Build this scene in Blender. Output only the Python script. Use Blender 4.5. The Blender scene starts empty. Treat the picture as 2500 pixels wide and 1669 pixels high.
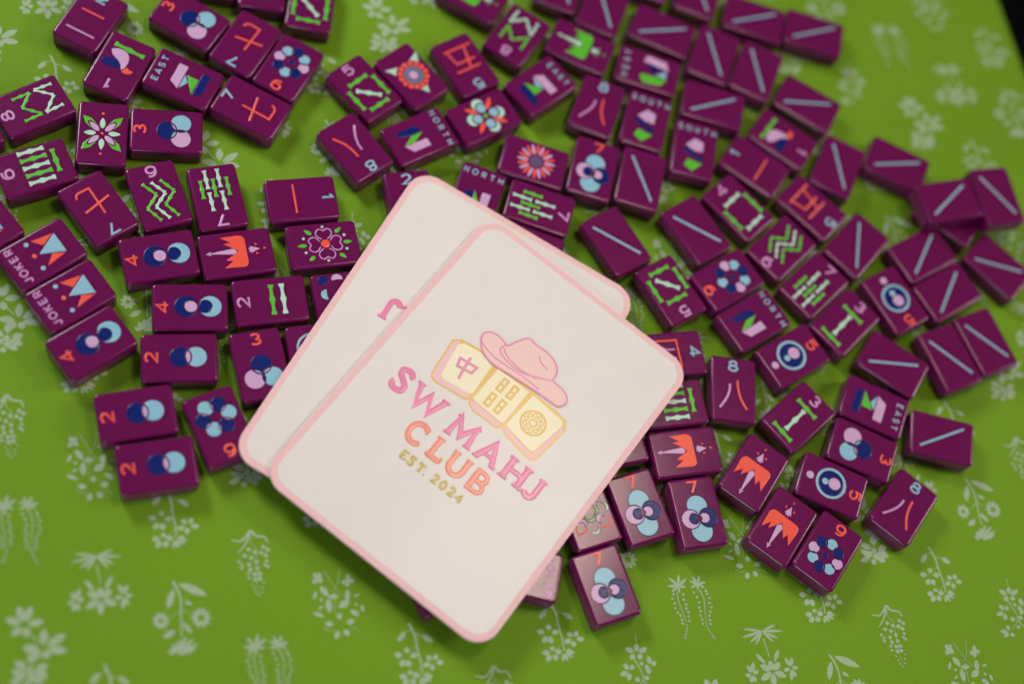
import bpy, bmesh, math, random
from mathutils import Vector, Matrix
from mathutils.geometry import tessellate_polygon
random.seed(7)
S = 0.001                      # everything below is written in millimetres
TH = 9.0                      # thickness of a tile
TW, TL = 20.6, 30.0            # its width and length
sc = bpy.context.scene
col = sc.collection

# ---------------------------------------------------------------- camera, light, exposure
cd = bpy.data.cameras.new('camera'); cam = bpy.data.objects.new('camera', cd); col.objects.link(cam)
sc.camera = cam
cd.sensor_fit = 'HORIZONTAL'; cd.sensor_width = 36.0
cd.lens = 3701.76 / 2500.0 * 36.0
cam.location = (0, 0, 576.32 * S)
cam.rotation_mode = 'QUATERNION'
cam.rotation_quaternion = (Matrix.Rotation(0.468232, 3, 'X') @ Matrix.Rotation(0.529466, 3, 'Z')).to_quaternion()
cd.clip_start = 0.02; cd.clip_end = 30
cd.dof.use_dof = True; cd.dof.focus_distance = 0.626; cd.dof.aperture_fstop = 2.6

w = bpy.data.worlds.new('World'); sc.world = w; w.use_nodes = True
wb = w.node_tree.nodes['Background']; wb.inputs[0].default_value = (0.72, 0.80, 0.95, 1); wb.inputs[1].default_value = 0.11

def area(name, loc, aim, size, power, color, shape='SQUARE', sy=None, spread=180):
    l = bpy.data.lights.new(name, 'AREA'); l.shape = shape; l.size = size
    if sy: l.size_y = sy
    l.energy = power; l.color = color; l.spread = math.radians(spread)
    o = bpy.data.objects.new(name, l); col.objects.link(o)
    o.location = loc; o.rotation_euler = (Vector(aim) - Vector(loc)).to_track_quat('-Z', 'Y').to_euler()
    return o
area('ceiling_lamp', (0.100, 0.540, 0.920), (0.10, 0.40, 0.0), 0.175, 2.15, (1.0, 0.80, 0.64), 'RECTANGLE', 0.29)
area('room_lamp', (1.15, 1.05, 0.95), (0.0, 0.3, 0.0), 0.45, 0.92, (1.0, 0.95, 0.84), spread=60)
area('window_light', (-0.88, 0.62, 0.72), (0.0, 0.25, 0.0), 0.30, 0.80, (0.95, 0.97, 1.0), spread=60)
area('low_front_fill', (0.15, -0.85, 0.34), (0.0, 0.25, 0.0), 0.40, 4.4, (0.86, 0.86, 1.0))  # added fill, low in front, to brighten the tile sides facing the camera

sc.view_settings.view_transform = 'Standard'; sc.view_settings.look = 'None'
sc.view_settings.exposure = 0.2; sc.view_settings.gamma = 1.0

# ---------------------------------------------------------------- materials
def lin(r, g, b, k=1.0):
    f = lambda c: ((c / 255.0) / 12.92 if c <= 10 else (((c / 255.0) + 0.055) / 1.055) ** 2.4)
    return (f(r) * k, f(g) * k, f(b) * k, 1)
def mat(name, rgb, rough=0.35, coat=0.0, spec=0.5, grain=0.0, gscale=600.0, bump=0.0, bscale=900.0, sss=0.0, varr=0.0):
    m = bpy.data.materials.new(name); m.use_nodes = True
    n = m.node_tree.nodes; l = m.node_tree.links; p = n['Principled BSDF']
    p.inputs['Base Color'].default_value = rgb; p.inputs['Roughness'].default_value = rough
    p.inputs['Specular IOR Level'].default_value = spec
    p.inputs['Coat Weight'].default_value = coat; p.inputs['Coat Roughness'].default_value = 0.12
    if sss:
        p.inputs['Subsurface Weight'].default_value = sss; p.inputs['Subsurface Radius'].default_value = (1, 0.2, 0.9)
        p.inputs['Subsurface Scale'].default_value = 0.0012
    tc = n.new('ShaderNodeTexCoord')
    if grain:
        no = n.new('ShaderNodeTexNoise'); no.inputs['Scale'].default_value = gscale; no.inputs['Detail'].default_value = 4
        l.new(tc.outputs['Object'], no.inputs['Vector'])
        mx = n.new('ShaderNodeMix'); mx.data_type = 'RGBA'
        mx.inputs['A'].default_value = tuple(c * (1 - grain) for c in rgb[:3]) + (1,)
        mx.inputs['B'].default_value = tuple(min(1, c * (1 + grain)) for c in rgb[:3]) + (1,)
        l.new(no.outputs['Fac'], mx.inputs['Factor']); l.new(mx.outputs['Result'], p.inputs['Base Color'])
    if varr:
        n2 = n.new('ShaderNodeTexNoise'); n2.inputs['Scale'].default_value = 180; n2.inputs['Detail'].default_value = 6
        l.new(tc.outputs['Object'], n2.inputs['Vector'])
        mr = n.new('ShaderNodeMapRange'); mr.inputs['To Min'].default_value = rough - varr; mr.inputs['To Max'].default_value = rough + varr
        l.new(n2.outputs['Fac'], mr.inputs['Value']); l.new(mr.outputs['Result'], p.inputs['Roughness'])
    if bump:
        n3 = n.new('ShaderNodeTexNoise'); n3.inputs['Scale'].default_value = bscale; n3.inputs['Detail'].default_value = 3
        l.new(tc.outputs['Object'], n3.inputs['Vector'])
        b = n.new('ShaderNodeBump'); b.inputs['Strength'].default_value = 1.0; b.inputs['Distance'].default_value = bump * S
        l.new(n3.outputs['Fac'], b.inputs['Height']); l.new(b.outputs['Normal'], p.inputs['Normal'])
    return m
M = {
 'tile': mat('purple_plastic', (0.140, 0.0025, 0.074, 1), 0.17, 0.0, 0.5, 0.06, 120, 0.003, 200, sss=0.25, varr=0.035),
 'R': mat('coral_paint', (0.88, 0.095, 0.055, 1), 0.25, 0.0),
 'B': mat('light_blue_paint', (0.25, 0.50, 0.62, 1), 0.3, 0.0, grain=0.08, gscale=900),
 'N': mat('navy_paint', (0.002, 0.012, 0.14, 1), 0.25, 0.0, 0.35),
 'P': mat('lilac_paint', (0.60, 0.36, 0.58, 1), 0.3, 0.0, grain=0.06, gscale=900),
 'V': mat('violet_paint', (0.58, 0.27, 0.56, 1), 0.3, 0.3),
 'G': mat('leaf_green_paint', (0.085, 0.50, 0.02, 1), 0.3, 0.3),
 'M': mat('mint_paint', (0.44, 0.70, 0.53, 1), 0.3, 0.0, grain=0.06, gscale=900),
 'S': mat('slate_blue_paint', (0.15, 0.26, 0.40, 1), 0.3, 0.3),
 'O': mat('dark_rim', (0.012, 0.006, 0.05, 1), 0.3, 0.0),  # dark outline drawn along the edge of each circle-built shape
 'D': mat('dusk_violet_paint', (0.11, 0.06, 0.16, 1), 0.4, 0.1),
 'cream': mat('cream_card', (0.78, 0.735, 0.68, 1), 0.45, 0.08, 0.4, 0.03, 60, 0.010, 700),
 'pink': mat('pink_card_edge', (0.86, 0.53, 0.52, 1), 0.5, 0.0, 0.4, 0.03, 200),
 'lpink': mat('pink_foil', (0.80, 0.23, 0.40, 1), 0.3, 0.15, 0.5),
 'lcoral': mat('coral_foil', (0.86, 0.29, 0.20, 1), 0.3, 0.15, 0.5),
 'lgold': mat('gold_foil', (0.62, 0.47, 0.10, 1), 0.3, 0.1, 0.5),
 'gold': mat('gold_ink', (0.78, 0.52, 0.13, 1), 0.35, 0.2, 0.5, 0.05, 400),
 'face': mat('pale_yellow_ink', (0.90, 0.83, 0.58, 1), 0.4, 0.1, 0.4, 0.02, 300),
 'hat': mat('peach_ink', (0.88, 0.60, 0.54, 1), 0.4, 0.1, 0.4, 0.03, 400),
 'hatline': mat('rose_ink', (0.78, 0.30, 0.44, 1), 0.35, 0.2, 0.4),
 'band': mat('pink_ink', (0.86, 0.56, 0.55, 1), 0.4, 0.1, 0.4),
}
def cloth_mat(name, rgb, rgb2, mixw):
    m = bpy.data.materials.new(name); m.use_nodes = True
    n = m.node_tree.nodes; l = m.node_tree.links; p = n['Principled BSDF']
    p.inputs['Roughness'].default_value = 0.62; p.inputs['Specular IOR Level'].default_value = 0.12
    tc = n.new('ShaderNodeTexCoord')
    def wave(rot, scale):
        mp = n.new('ShaderNodeMapping'); mp.inputs['Rotation'].default_value = (0, 0, rot); l.new(tc.outputs['Object'], mp.inputs['Vector'])
        wv = n.new('ShaderNodeTexWave'); wv.inputs['Scale'].default_value = scale; wv.inputs['Distortion'].default_value = 0.8
        wv.inputs['Detail'].default_value = 1.0; wv.inputs['Detail Scale'].default_value = 2.0
        l.new(mp.outputs['Vector'], wv.inputs['Vector']); return wv
    w1 = wave(0.35, 520); w2 = wave(1.92, 420)
    add = n.new('ShaderNodeMath'); add.operation = 'MULTIPLY'; l.new(w1.outputs['Fac'], add.inputs[0]); l.new(w2.outputs['Fac'], add.inputs[1])
    no = n.new('ShaderNodeTexNoise'); no.inputs['Scale'].default_value = 1500; no.inputs['Detail'].default_value = 2; l.new(tc.outputs['Object'], no.inputs['Vector'])
    ad2 = n.new('ShaderNodeMath'); ad2.operation = 'ADD'; l.new(add.outputs[0], ad2.inputs[0]); l.new(no.outputs['Fac'], ad2.inputs[1])
    mr = n.new('ShaderNodeMapRange'); mr.inputs['From Min'].default_value = 0.3; mr.inputs['From Max'].default_value = 1.5; l.new(ad2.outputs[0], mr.inputs['Value'])
    big = n.new('ShaderNodeTexNoise'); big.inputs['Scale'].default_value = 9; big.inputs['Detail'].default_value = 5; l.new(tc.outputs['Object'], big.inputs['Vector'])
    mx = n.new('ShaderNodeMix'); mx.data_type = 'RGBA'; mx.inputs['A'].default_value = rgb; mx.inputs['B'].default_value = rgb2
    l.new(mr.outputs['Result'], mx.inputs['Factor'])
    hs = n.new('ShaderNodeHueSaturation'); l.new(mx.outputs['Result'], hs.inputs['Color'])
    mb = n.new('ShaderNodeMapRange'); mb.inputs['To Min'].default_value = 0.93; mb.inputs['To Max'].default_value = 1.07; l.new(big.outputs['Fac'], mb.inputs['Value'])
    l.new(mb.outputs['Result'], hs.inputs['Value']); l.new(hs.outputs['Color'], p.inputs['Base Color'])
    b = n.new('ShaderNodeBump'); b.inputs['Distance'].default_value = 0.05 * S; b.inputs['Strength'].default_value = 0.6
    l.new(ad2.outputs[0], b.inputs['Height'])
    b2 = n.new('ShaderNodeBump'); b2.inputs['Distance'].default_value = 1.5 * S; b2.inputs['Strength'].default_value = 0.35
    l.new(big.outputs['Fac'], b2.inputs['Height']); l.new(b.outputs['Normal'], b2.inputs['Normal']); l.new(b2.outputs['Normal'], p.inputs['Normal'])
    return m
M['cloth'] = cloth_mat('green_cotton', (0.128, 0.265, 0.008, 1), (0.212, 0.415, 0.022, 1), 0)
M['print'] = cloth_mat('pale_print', (0.29, 0.41, 0.22, 1), (0.49, 0.59, 0.45, 1), 0)

# ---------------------------------------------------------------- helpers
def link(name, me, parent=None, m=None):
    if m and not me.materials: me.materials.append(M[m])
    o = bpy.data.objects.new(name, me); col.objects.link(o)
    if parent: o.parent = parent
    return o
def mesh(name, vs, fs, smooth=False):
    me = bpy.data.meshes.new(name); me.from_pydata([(v[0] * S, v[1] * S, v[2] * S) for v in vs], [], fs)
    if smooth: me.polygons.foreach_set('use_smooth', [True] * len(me.polygons))
    me.update(); return me
def area2(p):
    return sum(p[i][0] * p[(i + 1) % len(p)][1] - p[(i + 1) % len(p)][0] * p[i][1] for i in range(len(p)))
def clean(p, d=0.02):
    q = []
    for v in p:
        if not q or math.dist(q[-1], v) > d: q.append(tuple(v))
    while len(q) > 3 and math.dist(q[0], q[-1]) <= d: q.pop()
    return q if area2(q) > 0 else q[::-1]
def inset(p, d):
    n = len(p); out = []
    for i in range(n):
        a, b, c = Vector(p[i - 1]), Vector(p[i]), Vector(p[(i + 1) % n])
        u = (b - a).normalized(); v = (c - b).normalized()
        nrm = Vector((-u.y - v.y, u.x + v.x))
        if nrm.length < 1e-6: nrm = Vector((-u.y, u.x))
        nrm.normalize(); k = max(0.45, nrm.dot(Vector((-u.y, u.x))))
        out.append(tuple(b + nrm * min(d / k, d * 2.0)))
    return out
def flat(vs, fs, ring):
    idx = tessellate_polygon([[Vector((vs[i][0], vs[i][1], 0)) for i in ring]])
    for t in idx:
        t = [ring[k] for k in t]
        a, b, c = (vs[k] for k in t)
        if (b[0]-a[0])*(c[1]-a[1])-(b[1]-a[1])*(c[0]-a[0]) < 0: t.reverse()
        fs.append(tuple(t))
def plate(p, z, h=0.14, rim=0.16):
    """a painted inlay: an outline with a rounded rim, domed slightly above the face at z"""
    p = clean(p); n = len(p); vs, fs = [], []
    a, b = inset(p, rim * 0.4), inset(p, rim)
    if area2(b) <= 0.05 or abs(area2(b)) > abs(area2(p)): a = inset(p, rim * .15); b = inset(p, rim * .3)
    for q, zz in ((p, z - 0.05), (p, z + h * 0.35), (a, z + h * 0.8), (b, z + h)): vs += [(x, y, zz) for x, y in q]
    for k in range(3):
        for i in range(n):
            j = (i + 1) % n; fs.append((k*n+i, k*n+j, k*n+n+j, k*n+n+i))
    flat(vs, fs, list(range(3*n, 4*n)))
    return vs, fs
def circle(cx, cy, r, n=40, ry=None):
    ry = ry or r
    return [(cx + r*math.cos(2*math.pi*i/n), cy + ry*math.sin(2*math.pi*i/n)) for i in range(n)]
def region(ins, outs=(), n=120):
    """outline of the points inside every circle of ins and outside every circle of outs"""
    pts = []
    allc = [(c, 1) for c in ins] + [(c, 0) for c in outs]
    for k, (c, s) in enumerate(allc):
        for i in range(n):
            t = 2*math.pi*i/n; x, y = c[0]+c[2]*math.cos(t), c[1]+c[2]*math.sin(t); ok = True
            for j, (d, q) in enumerate(allc):
                if j == k: continue
                r = math.hypot(x-d[0], y-d[1])
                if (q and r > d[2]) or (not q and r < d[2]): ok = False; break
            if ok: pts.append((x, y))
    if len(pts) < 4: return None
    cur = pts.pop(0); out = [cur]
    while pts:
        k = min(range(len(pts)), key=lambda i: (pts[i][0]-cur[0])**2 + (pts[i][1]-cur[1])**2)
        if math.dist(pts[k], cur) > 1.3: break
        cur = pts.pop(k); out.append(cur)
    out = [v for i, v in enumerate(out) if i % 2 == 0 or i == len(out)-1]
    return out
def spline(p, k=5, closed=False):
    """smooth curve through points"""
    n = len(p); out = []
    for i in range(n if closed else n - 1):
        g = (lambda j: p[j % n]) if closed else (lambda j: p[max(0, min(n-1, j))])
        a, b, c, d = g(i-1), g(i), g(i+1), g(i+2)
        for s in range(k):
            t = s / k
            out.append(tuple(0.5*((2*b[q]) + (c[q]-a[q])*t + (2*a[q]-5*b[q]+4*c[q]-d[q])*t*t + (3*b[q]-a[q]-3*c[q]+d[q])*t**3) for q in (0, 1)))
    if not closed: out.append(p[-1])
    return out
def band(p, hw, closed=False):
    """left and right outlines of a stroke with half-widths hw (number or list)"""
    n = len(p); L, R = [], []
    for i in range(n):
        h = hw[i] if isinstance(hw, (list, tuple)) else hw
        a = Vector(p[i-1]) if (i > 0 or closed) else None
        c = Vector(p[(i+1) % n]) if (i < n-1 or closed) else None
        b = Vector(p[i])
        u = (b-a).normalized() if a is not None else (c-b).normalized()
        v = (c-b).normalized() if c is not None else u
        nr = Vector((-u.y-v.y, u.x+v.x)); nr = nr.normalized() if nr.length > 1e-5 else Vector((-u.y, u.x))
        k = max(0.5, nr.dot(Vector((-u.y, u.x))))
        L.append(tuple(b + nr*h/k)); R.append(tuple(b - nr*h/k))
    return L, R
def stroke(p, w, z, h=0.13, closed=False, caps=True):
    """a painted line with a raised rounded section"""
    hw = w / 2.0; vs, fs = [], []
    rows = [band(p, hw, closed), band(p, hw*0.72, closed), band(p, hw*0.3, closed)]
    n = len(p); prof = [(rows[0][0], -0.05), (rows[0][0], h*.45), (rows[1][0], h*.85), (rows[2][0], h), (rows[2][1], h), (rows[1][1], h*.85), (rows[0][1], h*.45), (rows[0][1], -0.05)]
    for q, zz in prof: vs += [(x, y, z+zz) for x, y in q]
    m = n if closed else n-1
    for k in range(len(prof)-1):
        for i in range(m):
            j = (i+1) % n; fs.append((k*n+i, (k+1)*n+i, (k+1)*n+j, k*n+j))
    if not closed:
        fs.append(tuple(k*n for k in range(len(prof)-1, -1, -1))); fs.append(tuple(k*n+n-1 for k in range(len(prof))))
    return vs, fs
def join(parts):
    vs, fs = [], []
    for v, f in parts:
        o = len(vs); vs += v; fs += [tuple(i+o for i in t) for t in f]
    return vs, fs
def arc(cx, cy, rx, ry, a0, a1, n=14):
    return [(cx+rx*math.cos(math.radians(a0+(a1-a0)*i/n)), cy+ry*math.sin(math.radians(a0+(a1-a0)*i/n))) for i in range(n+1)]

# letter and digit strokes in a box about 1 high, centred on 0
GL = {
 '1': [[(-.22, .26), (.06, .5), (.06, -.5)]],
 '2': [arc(0, .2, .36, .3, 165, 0, 9) + [(.30, .02), (-.38, -.5), (.42, -.5)]],
 '3': [arc(-.02, .25, .32, .25, 150, -90, 9), arc(-.02, -.25, .38, .25, 90, -150, 9)],
 '4': [[(.16, -.5), (.16, .5), (-.44, -.22), (.44, -.22)]],
 '5': [[(.36, .5), (-.28, .5), (-.33, .06)] + arc(0, -.16, .38, .34, 110, -150, 10)],
 '6': [[(.30, .46)] + arc(.08, .02, .46, .48, 95, 180, 6), ('c', 0, -.16, .38, .34)],
 '7': [[(-.4, .5), (.42, .5), (-.06, -.5)]],
 '8': [('c', 0, .26, .3, .24), ('c', 0, -.24, .38, .27)],
 '9': [[(-.30, -.46)] + arc(-.08, -.02, .46, .48, -95, 0, 6), ('c', 0, .16, .38, .34)],
 '0': [('c', 0, 0, .36, .5)],
 'E': [[(.3, .5), (-.3, .5), (-.3, -.5), (.3, -.5)], [(-.3, 0), (.24, 0)]],
 'A': [[(-.4, -.5), (0, .5), (.4, -.5)], [(-.24, -.18), (.24, -.18)]],
 'S': [arc(0, .24, .31, .26, 20, 250, 10) + arc(0, -.24, .33, .26, 70, -160, 10)],
 'T': [[(-.38, .5), (.38, .5)], [(0, .5), (0, -.5)]],
 'N': [[(-.34, -.5), (-.34, .5), (.34, -.5), (.34, .5)]],
 'O': [('c', 0, 0, .46, .5)],
 'R': [[(-.3, -.5), (-.3, .5), (.08, .5)] + arc(.08, .24, .26, .26, 80, -90, 7) + [(-.3, -.02)], [(.05, -.02), (.34, -.5)]],
 'H': [[(-.34, .5), (-.34, -.5)], [(.34, .5), (.34, -.5)], [(-.34, 0), (.34, 0)]],
 'U': [[(-.32, .5), (-.32, -.12)] + arc(0, -.16, .32, .34, 190, 350, 8) + [(.32, -.12), (.32, .5)]],
 'W': [[(-.5, .5), (-.26, -.5), (0, .38), (.26, -.5), (.5, .5)]],
 'J': [[(.2, .5), (.2, -.2)] + arc(-.06, -.22, .26, .28, -10, -170, 7)],
 'K': [[(-.3, .5), (-.3, -.5)], [(.34, .5), (-.28, -.06)], [(-.1, .1), (.36, -.5)]],
}
def glyph_mesh(ch, cx, cy, hgt, w, z, xs=1.0):
    out = []
    for k, s in enumerate(GL[ch]):
        zz = z + 0.012*k
        if isinstance(s, tuple): out.append(stroke([(cx+(s[1]+s[3]*math.cos(t*math.pi/11))*hgt*xs, cy+(s[2]+s[4]*math.sin(t*math.pi/11))*hgt) for t in range(22)], w, zz, closed=True))
        else: out.append(stroke(clean_open([(cx+x*hgt*xs, cy+y*hgt) for x, y in s]), w, zz))
    return join(out)
def clean_open(p):
    q = [p[0]]
    for v in p[1:]:
        if math.dist(q[-1], v) > 0.03: q.append(v)
    return q

# ---------------------------------------------------------------- the drawings on the tiles
# each entry: (part name, paint, (vertices, faces)) in the tile's own frame, x across, y along
Z = TH
def P(name, c, pts, **k): return (name, c, plate(pts, Z, **{**dict(h=.18, rim=.22), **k}))
def digit(ch, c, x=0, y=10.9, h=4.5, w=0.95): return ('digit', c, glyph_mesh(ch, x, y, h, w, Z, 1.12))
def word(s, c, y, x0, x1, h=2.5, w=0.52):
    n = len(s); return [('letter', c, glyph_mesh(ch, x0+(x1-x0)*i/(n-1), y, h, w, Z)) for i, ch in enumerate(s)]
def stick(c, a, b, w=1.15):
    pr = [(0, 1), (.07, .95), (.14, .62), (.3, .55), (.42, .8), (.5, 1.12), (.58, .8), (.7, .55), (.86, .62), (.93, .95), (1, 1)]
    a, b = Vector(a), Vector(b); d = b-a; nrm = Vector((-d.y, d.x)).normalized()
    L = [tuple(a+d*t+nrm*w*k) for t, k in pr]; R = [tuple(a+d*t-nrm*w*k) for t, k in reversed(pr)]
    return P('bamboo_stick', c, R[::-1][::-1]+L if False else L+R, rim=0.22, h=0.18)
def line(name, c, pts, w): return (name, c, stroke(pts, w, Z))
def leaf(c, a, b, w, name='petal', pt=True, k=8):
    a, b = Vector(a), Vector(b); d = b-a; nrm = Vector((-d.y, d.x)).normalized()*w/2; L, R = [], []
    for i in range(k+1):
        t = i/k; s = (math.sin(math.pi*min(1, t**0.8))**0.8 if pt else math.sqrt(max(0, 1-(2*t-1)**2)))
        if 0 < i < k or (not pt and 0 < s): L.append(tuple(a+d*t+nrm*s)); R.append(tuple(a+d*t-nrm*s))
    return P(name, c, [tuple(a)]+R+[tuple(b)]+L[::-1], rim=0.2)
g_ = 0.24   # gap between paints
def reg(c, ins, outs=(), name='circle'):
    r = region(ins, outs)
    if not r: return []
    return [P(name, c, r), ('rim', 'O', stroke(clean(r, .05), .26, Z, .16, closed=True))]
def G_dot1(): return [('ring', 'B', stroke(circle(.3, -4.6, 6.3, 40), 0.95, Z, closed=True))] + reg('N', [(.3, -4.6, 3.6)], [(.3, -4.6, 0.01)]) 
def G_dot2():
    a, b = (.1, -.4, 4.2), (.1, -6.4, 4.25)
    return [digit('2', 'R')] + reg('N', [a], [(b[0], b[1], b[2]+g_)]) + reg('P', [(a[0], a[1], a[2]-g_), (b[0], b[1], b[2]-g_)], name='lens') + reg('B', [b], [(a[0], a[1], a[2]+g_)])
def G_dot3():
    n, p, b = (0, -.1, 4.15), (-3.6, -6.0, 4.15), (3.7, -6.0, 4.15); G = lambda c: (c[0], c[1], c[2]+g_); g = lambda c: (c[0], c[1], c[2]-g_)
    return [digit('3', 'R')] + reg('N', [n], [G(p), G(b)]) + reg('P', [p], [G(n), G(b)]) + reg('B', [b], [G(n), G(p)]) + reg('B', [g(n), g(p)], [G(b)], 'lens') + reg('P', [g(n), g(b)], [G(p)], 'lens') + reg('N', [g(p), g(b)], [G(n)], 'lens')
def G_dot4(): return [digit('4', 'R')] + reg('N', [(.1, 1.6, 4.6)], [(.1, -.3, 2.85)], 'crescent') + reg('P', [(.1, -.3, 2.5)]) + reg('B', [(.1, -7.9, 4.6)], [(.1, -5.9, 2.9)], 'crescent') + reg('N', [(.1, -5.9, 2.6)])
def G_dot5(): return [digit('5', 'R')] + [('ring', 'B', stroke(circle(-.5, -.7, 6.3, 40), 1.15, Z, closed=True))] + reg('N', [(-.5, -.7, 5.4)], (), 'disc') + [ups(q, .16) for q in reg('P', [(-.8, .8, 2.75)]) + reg('B', [(-.3, -3.4, 1.5)], [(-.8, .8, 2.9)])] + reg('P', [(-.3, -10.4, 1.75)])
def ringdots(cols, lens, r, cr, cy, ph):
    n = len(cols); C = [(r*math.cos(math.radians(ph+360*i/n)), cy+r*math.sin(math.radians(ph+360*i/n)), cr) for i in range(n)]; out = []
    for i, c in enumerate(cols):
        a, b = C[i-1], C[(i+1) % n]
        out += reg(c, [C[i]], [(a[0], a[1], a[2]+g_), (b[0], b[1], b[2]+g_)])
        q = region([(C[i][0], C[i][1], cr-g_*.6), (b[0], b[1], cr-g_*.6)], n=160)
        if q and abs(area2(clean(q))) > 0.3: out.append(P('lens', lens[i], q, rim=0.08))
    return out
def G_dot6(): return [digit('6', 'R', y=10.6)] + ringdots('NBNBNB', 'PPPPPP', 5.3, 3.05, -4.1, 0)
def G_dot9(): return [digit('9', 'R')] + reg('N', [(-.1, -2.7, 1.25)]) + ringdots('PNBNPBNB', 'BPPBBPPB', 5.9, 2.42, -2.7, 0)
def G_dot8():
    out = []
    for x, y in ((-7, -9.9), (0.0, -9.9), (7, -9.9), (-7, 2.1), (7, 2.1)):
        if x: out += reg('N', [(x, y, 2.1)], [(x*.72, y*.86, .9)])
    for x in (-7, 7): out += reg('P', [(x, -3.9, 2.4)], [(0, -3.9, 6.8)], 'half_disc')
    for y, k in ((-9.4, 1), (1.6, -1)): out += reg('B', [(-.6, y, 2.4)], [(-.6, y+k*7.0, 6.8)], 'half_disc')
    return out + [digit('8', 'R')]
def G_dot7():
    h = (0, -2.6, 1.25); ln, lp, rp, rn = (-2.2, -2.5, 2.1), (-3.8, -2.5, 3.95), (2.3, -2.65, 2.15), (3.9, -2.7, 3.95); G = lambda c, k=.28: (c[0], c[1], c[2]+k)
    return [digit('7', 'R')] + reg('B', [(.2, 2.7, 4.5)], [G(lp), G(rn), G(h)]) + reg('B', [(-.2, -7.9, 4.6)], [G(lp), G(rn), G(h)]) + reg('N', [ln], [h], 'crescent') + reg('P', [lp], [G(ln), h], 'crescent') + reg('P', [rp], [h]) + reg('N', [rn], [G(rp), h, G(lp, -.2)], 'crescent')
def sticks(*a): return [stick(c, p, q) for c, p, q in a]
def G_bam2(): return [digit('2', 'V')] + sticks(('G', (6.8, -.9), (-6.6, -.8)), ('M', (6.9, -5.4), (-6.6, -5.4)))
def G_bam3(): return [digit('3', 'V', y=11.2)] + sticks(('G', (-5.8, 5.6), (5.4, 5.3)), ('M', (-.2, 3.9), (0, -9.2)), ('G', (-5.7, -11), (5.4, -11.4)))
def G_bam4(): return [digit('4', 'V')] + sticks(('M', (5.4, 4.7), (-5.1, 4.3)), ('G', (7.2, 3.0), (7.4, -8.3)), ('M', (5.8, -9.8), (-5.2, -10.2)), ('G', (-7.2, 2.7), (-7.2, -8.7)))
def G_bam5(): return [digit('5', 'V')] + sticks(('G', (5.1, -10.3), (-5.4, -10.3)), ('G', (-7.3, -8.6), (-7.4, 2.4)), ('G', (-5.4, 4.4), (5.3, 4.5)), ('G', (7.3, -8.4), (7.2, 2.8)), ('M', (3.9, -7.2), (-4.1, .9)))
def G_bam6(): return [digit('6', 'V', .6)] + sticks(*[('MG'[i % 2], (7.9-3.55*i, 4.6), (7.9-3.55*i, -6.4)) for i in range(5)]) + sticks(('G', (6.2, -9.2), (-4.6, -8.9)))
def G_bam7(): return [digit('7', 'V', -.2, 10.9)] + [stick(c, p, q, .95) for c, p, q in (('M', (3.1, -12.9), (3, -4)), ('M', (-2.3, -13), (-2.2, -4.2)), ('G', (5.6, -8.4), (5.7, .3)), ('G', (.3, -8.6), (.4, .1)), ('G', (-5.3, -8.7), (-5.3, 0)), ('M', (3, -2.4), (2.9, 6.4)), ('M', (-2.3, -2.5), (-2.5, 6.5)))]
def zig(c, pts, w=.85): return [stick(c, pts[i], tuple(Vector(pts[i+1]).lerp(Vector(pts[i]), .02)), w) for i in range(len(pts)-1)]
def zig2(c, pts, w=.8):
    out = []
    for i, s in enumerate(zig(c, pts, w)):
        v, f = s[2]; out.append((s[0], c, ([(x, y, z+.015*i) for x, y, z in v], f)))
    return out
def G_bam8(): return [digit('8', 'V')] + zig2('M', [(6.2, -11.8), (6.5, -4), (.9, -10.1), (-5.2, -3.6), (-4.7, -11.7)]) + zig2('G', [(6, 6.1), (6, -2), (.8, 4), (-5.1, -1.8), (-5.3, 6.2)])
def G_bam9(): return [digit('9', 'V', .1, 11.2)] + zig2('G', [(-5.1, 6.3), (-.8, .2), (-6.2, -5.2), (-2.2, -11.8)]) + zig2('M', [(-1.4, 6.3), (2.9, .2), (-2.6, -5.1), (1.5, -11.7)]) + zig2('G', [(2.5, 6.5), (6.7, .2), (1.4, -5), (5.3, -11.4)])
def G_bird(): return [digit('1', 'V', .5, 10.3, 4.4, 1.0), stick('G', (6.2, -9.0), (-7.4, -8.0), 1.15),
  P('body', 'P', spline([(6.3, -5.8), (4.2, -7.2), (1.5, -7.5), (-.6, -6.6), (-2.1, -4.8), (-2.9, -1.8)], 3)[:-1] + [(-2.5, .6), (-1.5, 1.9)] + spline([(-.3, -.3), (1.2, -1.6), (2.9, -2.5), (4.9, -3.6)], 3)),
  P('wing', 'N', spline([(8, 1.7), (6.9, -1), (4.6, -2.1), (2, -1.7), (.3, -.4), (-1.0, 1.7)], 3) + [(2.4, 2.5), (5.7, 2.5)]),
  P('tail', 'R', spline([(-1.6, 2.3), (-2.5, 1.3), (-3.3, -.3)], 3) + spline([(-4.4, .5), (-6.5, .7)], 3) + spline([(-5.9, 2.0), (-4.5, 3.0), (-2.9, 3.1)], 3))]
def G_east(): return word('EAST', 'B', 10.7, -5.4, 5.6) + [P('slab', 'P', [(6.2, 4.4), (6.2, .3), (-5.7, .2), (-3.3, 4.4)]), P('slab', 'N', [(6.1, -6.5), (6.1, -10.2), (-3.8, -10.2), (-5.9, -6.6)]), P('facet', 'B', [(1.9, -.2), (-1.1, -2.7), (-5.3, -.2)]), P('facet', 'G', [(2.3, -.9), (2.1, -6.1), (-5.6, -6.1), (-.9, -3.0)])]
def G_north(): return word('NORTH', 'B', 10.9, -8.0, 8.0, 2.5) + [P('slab', 'N', [(-5.6, .3), (-1.9, 2.3), (-1.9, -3.2), (-3.0, -9.0), (-5.4, -9.3)]), P('facet', 'G', [(-1.6, 2.1), (1.7, -3.4), (1.7, -8.7), (-1.6, -3.5)]), P('slab', 'P', [(2, -8.9), (2, 2.3), (5.8, 2.5), (5.8, -6.2)])]
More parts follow.
